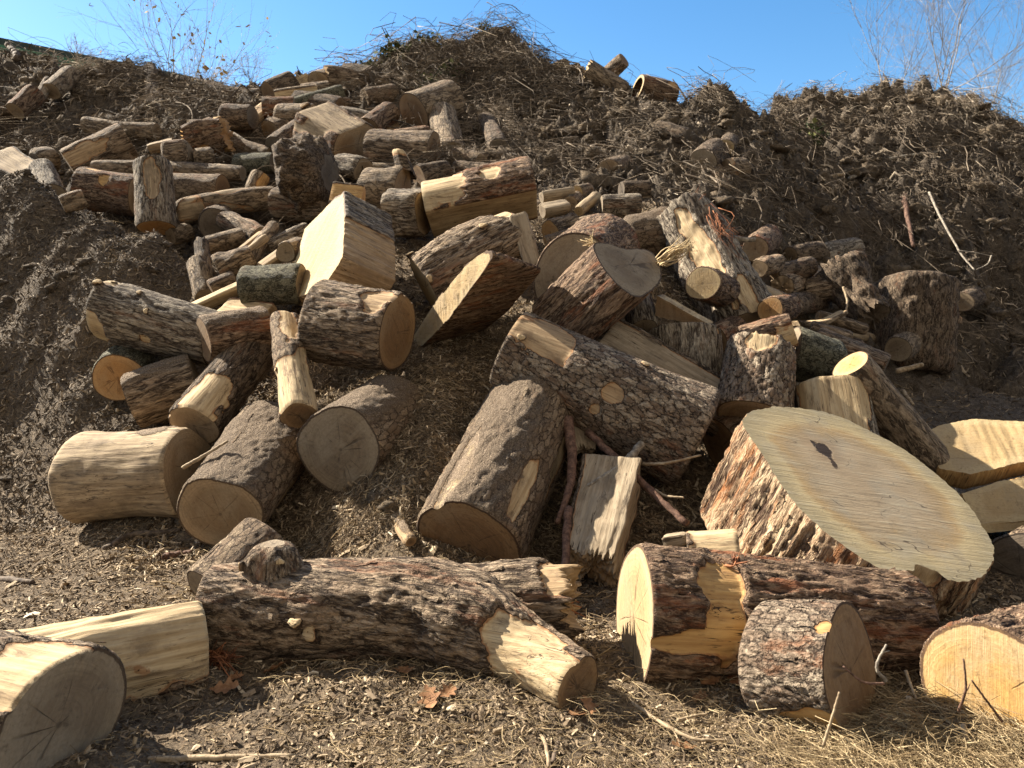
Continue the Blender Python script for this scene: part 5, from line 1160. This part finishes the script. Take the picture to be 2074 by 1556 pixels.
# green sprigs on the brush peak: leafy tufts, one plant each
M_LEAF = tone_mat('evergreen sprig', [(0, (.030, .042, .018)), (.6, (.075, .095, .035)), (1, (.17, .17, .06))])
def sprig(label, px, py, d, size, n, seed):
    rg = np.random.default_rng(seed); o0 = P(px, py, d); g = Geo()
    for k in range(n):
        c = rg.normal(size=3) * size * np.array([.34, .28, .30]); a = rg.normal(size=3); a /= np.linalg.norm(a); b = np.cross(a, rg.normal(size=3)); b /= np.linalg.norm(b)
        l = size * (.16 + .18 * rg.random()); w = l * .40
        g.add([c, c + a * l * .5 + b * w, c + a * l, c + a * l * .5 - b * w], q=[[0, 1, 2, 3]], tone=rg.random())
    for k in range(max(3, n // 40)):
        v, q, t = tube(catmull([np.array([0, .1, -size * .9]), rg.normal(size=3) * size * .2, rg.normal(size=3) * size * .6], 6), .008, 4); g.add(v, q, t, tone=0.0)
    ob = g.obj('evergreen_sprig', M_LEAF, smooth=False, M=Matrix.Translation(o0.tolist()))
    tag(ob, label, 'plant', 'green sprigs in the brush')
sprig('green sprig standing on the very top of the brush peak', 980, 56, 15.0, .20, 110, 1)
sprig('yellow green sprig at the left end of the brush crown', 752, 142, 14.2, .28, 150, 2)
sprig('leafy clump along the crest left of the brush peak', 800, 112, 14.6, .42, 260, 3)
sprig('green clump hanging in front of the brush crown', 908, 150, 13.8, .36, 220, 4)
sprig('pale leafy sprig above the smooth brown log', 868, 168, 13.2, .24, 120, 5)
sprig('leafy clump on the crest right beside the brush peak', 868, 98, 14.8, .40, 220, 6)
sprig('yellow green sprig beside the left roof end', 412, 195, 14.0, .28, 120, 8)
sprig('mossy clump hanging on the left face of the right hill', 1640, 285, 14.0, .45, 260, 9)

# ------------------------------------------------------------------ dry oak leaves (nothing tells one from the next)
M_OAK = plain_mat('dry oak leaf', (.16, .075, .032), (.32, .175, .085), 30)
def oak_leaf():
    u = np.linspace(0, 1, 15); w = .30 * np.sin(np.pi * u ** .8) * (1 + .45 * np.sin(u * 6.28 * 3.2)) + .02
    rows = [np.stack([(u - .5), s * w, .12 * np.abs(s) * w * 3 + .18 * (u - .5) ** 2 * 2], 1) for s in (-1, -.5, 0, .5, 1)]
    V = np.concatenate(rows) * .085; n = 15
    q = np.concatenate([np.stack([k * n + np.arange(n - 1), k * n + np.arange(1, n), (k + 1) * n + np.arange(1, n), (k + 1) * n + np.arange(n - 1)], 1) for k in range(4)])
    return V, q
lv, lq = oak_leaf(); leaf0 = None
spots = [(1402, 1390), (1440, 1402), (1360, 1385), (1480, 1398), (1325, 1378), (1420, 1420), (870, 1440), (905, 1432), (735, 1345), (760, 1352), (820, 1385), (455, 1405), (480, 1385), (1170, 1475), (1190, 1470),
         (1130, 1320), (1500, 1410), (1845, 1470), (1800, 1500), (1385, 1520), (560, 1375), (1010, 1350)]
for k, (px, py) in enumerate(spots):
    d = first_hit(px, py, 2); c = P(px, py, d); c[2] = full_z([c[0]], [c[1]])[0] + .018
    if leaf0 is None: ob = leaf0 = mesh_obj('oak_leaf', lv, lq, None, M_OAK)
    else: ob = leaf0.copy(); COL.objects.link(ob)
    ob.location = c.tolist(); ob.rotation_euler = (random.uniform(-.5, .5), random.uniform(-.5, .5), random.uniform(0, 6.28)); sc = random.uniform(.8, 1.5); ob.scale = (sc, sc, sc)
    tag(ob, 'curled dry brown oak leaf on the ground before the front logs', 'leaf', 'dry oak leaves on the ground')

# ------------------------------------------------------------------ trees and the green roof behind the crest
M_TWIG = plain_mat('bare tree bark', (.20, .165, .13), (.38, .33, .27), 6)
M_TLEAF = tone_mat('last autumn leaves', [(0, (.30, .17, .05)), (1, (.55, .40, .12))])
def tree(label, base, height, seed, nstem, leaves, spread, cat='tree', thick=.055, depth=5, name='bare_tree'):
    rg = np.random.default_rng(seed); base = np.array(base, float)
    tr = Geo(); cr = Geo(); lf = Geo()
    def grow(p, d, L, r, lev):
        n = 5; pts = [p]; dd = d.copy()
        for k in range(n):
            dd = dd + rg.normal(size=3) * .10 + np.array([0, 0, .03]); dd /= np.linalg.norm(dd); pts.append(pts[-1] + dd * L / n)
        v, q, t = tube(np.array(pts), r * np.linspace(1, .6, n + 1), 5 if lev < 2 else 3)
        (tr if lev == 0 else cr).add(v, q, t)
        if lev >= depth:
            if leaves and rg.random() < leaves:
                for _ in range(2):
                    c = pts[-1] + rg.normal(size=3) * .12; a = rg.normal(size=3) * .05; b = rg.normal(size=3) * .04
                    lf.add([c, c + a, c + a + b, c + b], q=[[0, 1, 2, 3]], tone=rg.random())
            return
        nb = 2 if lev else 4
        for k in range(nb + (rg.random() < .5)):
            i = 2 + int(rg.integers(0, n - 1)); ax = rg.normal(size=3); ax -= dd * (ax @ dd); ax /= np.linalg.norm(ax)
            a = R(rg.uniform(18, 48) * spread); nd = dd * math.cos(a) + ax * math.sin(a)
            grow(pts[min(i, n)], nd, L * rg.uniform(.55, .82), r * .55, lev + 1)
        grow(pts[-1], dd, L * .7, r * .6, lev + 1)
    root = empty(name, Matrix.Translation(base.tolist())); tag(root, label, cat)
    for k in range(nstem):
        a = rg.uniform(0, 6.28); t = .0 if nstem == 1 else .32
        grow(np.array([math.cos(a) * .3, math.sin(a) * .3, 0]) * (nstem > 1), np.array([math.cos(a) * t, math.sin(a) * t, 1.0]) / math.hypot(t, 1), height * .36, thick, 0)
    tr.obj('trunk', M_TWIG, root); cr.obj('crown', M_TWIG, root)
    if lf.n: lf.obj('leaves', M_TLEAF, root, smooth=False)
tree('bare tree with a few orange leaves behind the left skyline', P(335, 330, 22), 6.6, 3, 2, .12, 1.0, thick=.026, depth=4)
tree('tall bare tree behind the right hilltop', P(1845, 400, 26), 9.0, 5, 2, 0, 1.0, thick=.034, depth=5)
tree('second bare tree at the right edge behind the hill', P(1985, 420, 27), 8.0, 8, 2, 0, 1.0, thick=.028, depth=5)
tree('small shrub with yellow leaves behind the left roof end', P(425, 250, 19), 1.7, 12, 2, .12, 1.1, cat='shrub', thick=.018, depth=4, name='shrub')
tree('small leafless shrub on the left skyline', P(160, 175, 16), 1.1, 14, 3, 0, 1.2, cat='shrub', thick=.016, depth=3, name='shrub')
tree('thin leafless shrub behind the left end of the skyline pile', P(535, 215, 17), 1.3, 15, 3, 0, 1.0, cat='shrub', thick=.010, depth=3, name='shrub')
tree('low leafless shrub behind the dip between the hills', P(1630, 290, 18), 1.5, 17, 3, 0, 1.0, cat='shrub', thick=.012, depth=3, name='shrub')
# long green roofed shed showing its roof edge over the crest
a = P(-60, 78, 17.5); b = P(392, 168, 19.5); dirv = b - a; L = np.linalg.norm(dirv[:2])
rt = empty('shed', Matrix.Translation(P(165, 300, 18.5).tolist())); tag(rt, 'long shed with a green metal roof edge behind the left skyline', 'building')
o0 = P(165, 300, 18.5)
def slab(part, p0, p1, drop, back, mat, thick=.0):
    up = np.array([0, 0, 1.0]); nb = np.cross(up, (p1 - p0) / np.linalg.norm(p1 - p0)); nb /= np.linalg.norm(nb)
    c = [p0, p1, p1 + nb * back, p0 + nb * back]; v = np.array(c + [x - up * drop for x in c]) - o0
    mesh_obj(part, v, [[0, 1, 2, 3], [7, 6, 5, 4], [0, 4, 5, 1], [1, 5, 6, 2], [2, 6, 7, 3], [3, 7, 4, 0]], None, mat, rt, smooth=False)
slab('roof', a, b, .42, 5.0, plain_mat('green roof sheet', (.035, .13, .085), (.06, .19, .12), 3))
up = np.array([0, 0, .16])
slab('roof_rim', a + up, b + up, .158, 4.6, plain_mat('dark roof rim', (.03, .05, .05), (.05, .07, .07), 3))
slab('wall', a - np.array([0, 0, .423]) + (b - a) * .02 + np.array([0, .3, 0]), b - np.array([0, 0, .423]) - (b - a) * .02 + np.array([0, .3, 0]), 4.5, 4.2, plain_mat('grey wall', (.2, .2, .2), (.26, .26, .25), 3))

# ------------------------------------------------------------------ light, sky, camera
AZ, EL = -62.0, 38.0            # sun: degrees from straight ahead (negative = left), elevation
sd = Vector((math.sin(R(AZ)) * math.cos(R(EL)), math.cos(R(AZ)) * math.cos(R(EL)), math.sin(R(EL))))
sl = bpy.data.lights.new('sun', 'SUN'); sl.energy = 5.0; sl.angle = R(.5); sl.color = (1, .90, .75)
so = bpy.data.objects.new('sun', sl); COL.objects.link(so); so.rotation_euler = sd.to_track_quat('Z', 'Y').to_euler()
w = bpy.data.worlds.new('World'); scene.world = w; w.use_nodes = True
nt = w.node_tree; bg = nt.nodes['Background']
sky = nt.nodes.new('ShaderNodeTexSky'); sky.sky_type = 'NISHITA'; sky.sun_disc = False
sky.sun_elevation = R(EL); sky.sun_rotation = R(AZ); sky.altitude = 300; sky.air_density = 1.0; sky.dust_density = .4; sky.ozone_density = 1.6
hs = nt.nodes.new('ShaderNodeHueSaturation'); hs.inputs['Saturation'].default_value = 1.3; hs.inputs['Hue'].default_value = .497; nt.links.new(sky.outputs[0], hs.inputs['Color'])
# unseen cloud added overhead and behind the camera as neutral fill for shaded sides
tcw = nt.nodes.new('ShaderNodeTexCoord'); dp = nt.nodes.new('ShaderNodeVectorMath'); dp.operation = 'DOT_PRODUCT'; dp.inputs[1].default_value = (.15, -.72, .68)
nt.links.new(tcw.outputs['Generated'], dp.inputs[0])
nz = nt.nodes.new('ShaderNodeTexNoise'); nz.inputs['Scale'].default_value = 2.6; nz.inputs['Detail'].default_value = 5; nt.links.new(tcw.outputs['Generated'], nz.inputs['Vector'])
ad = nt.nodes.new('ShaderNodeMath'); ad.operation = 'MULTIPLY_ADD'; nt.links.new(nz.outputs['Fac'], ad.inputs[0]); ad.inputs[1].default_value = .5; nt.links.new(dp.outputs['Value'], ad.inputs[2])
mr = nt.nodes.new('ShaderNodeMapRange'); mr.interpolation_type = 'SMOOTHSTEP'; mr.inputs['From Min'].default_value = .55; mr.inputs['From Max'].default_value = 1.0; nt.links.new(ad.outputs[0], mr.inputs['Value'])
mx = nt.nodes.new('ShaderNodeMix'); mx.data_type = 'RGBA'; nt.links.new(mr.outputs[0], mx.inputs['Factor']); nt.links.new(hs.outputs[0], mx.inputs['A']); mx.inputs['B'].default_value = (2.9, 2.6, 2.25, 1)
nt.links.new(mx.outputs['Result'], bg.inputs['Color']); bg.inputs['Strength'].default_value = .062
cd = bpy.data.cameras.new('camera'); cam = bpy.data.objects.new('camera', cd); COL.objects.link(cam)
cd.sensor_fit = 'HORIZONTAL'; cd.sensor_width = 36; cd.lens = 36 * F / 2074; cd.clip_end = 1000; cd.clip_start = .05
cd.dof.use_dof = True; cd.dof.focus_distance = 4.2; cd.dof.aperture_fstop = 4.5
cam.location = CAMP.tolist(); cam.rotation_euler = (R(90) - PITCH, 0, 0)
scene.camera = cam
vs = scene.view_settings; vs.view_transform = 'Standard'; vs.look = 'None'; vs.exposure = 1.82; vs.gamma = 1; vs.use_curve_mapping = False
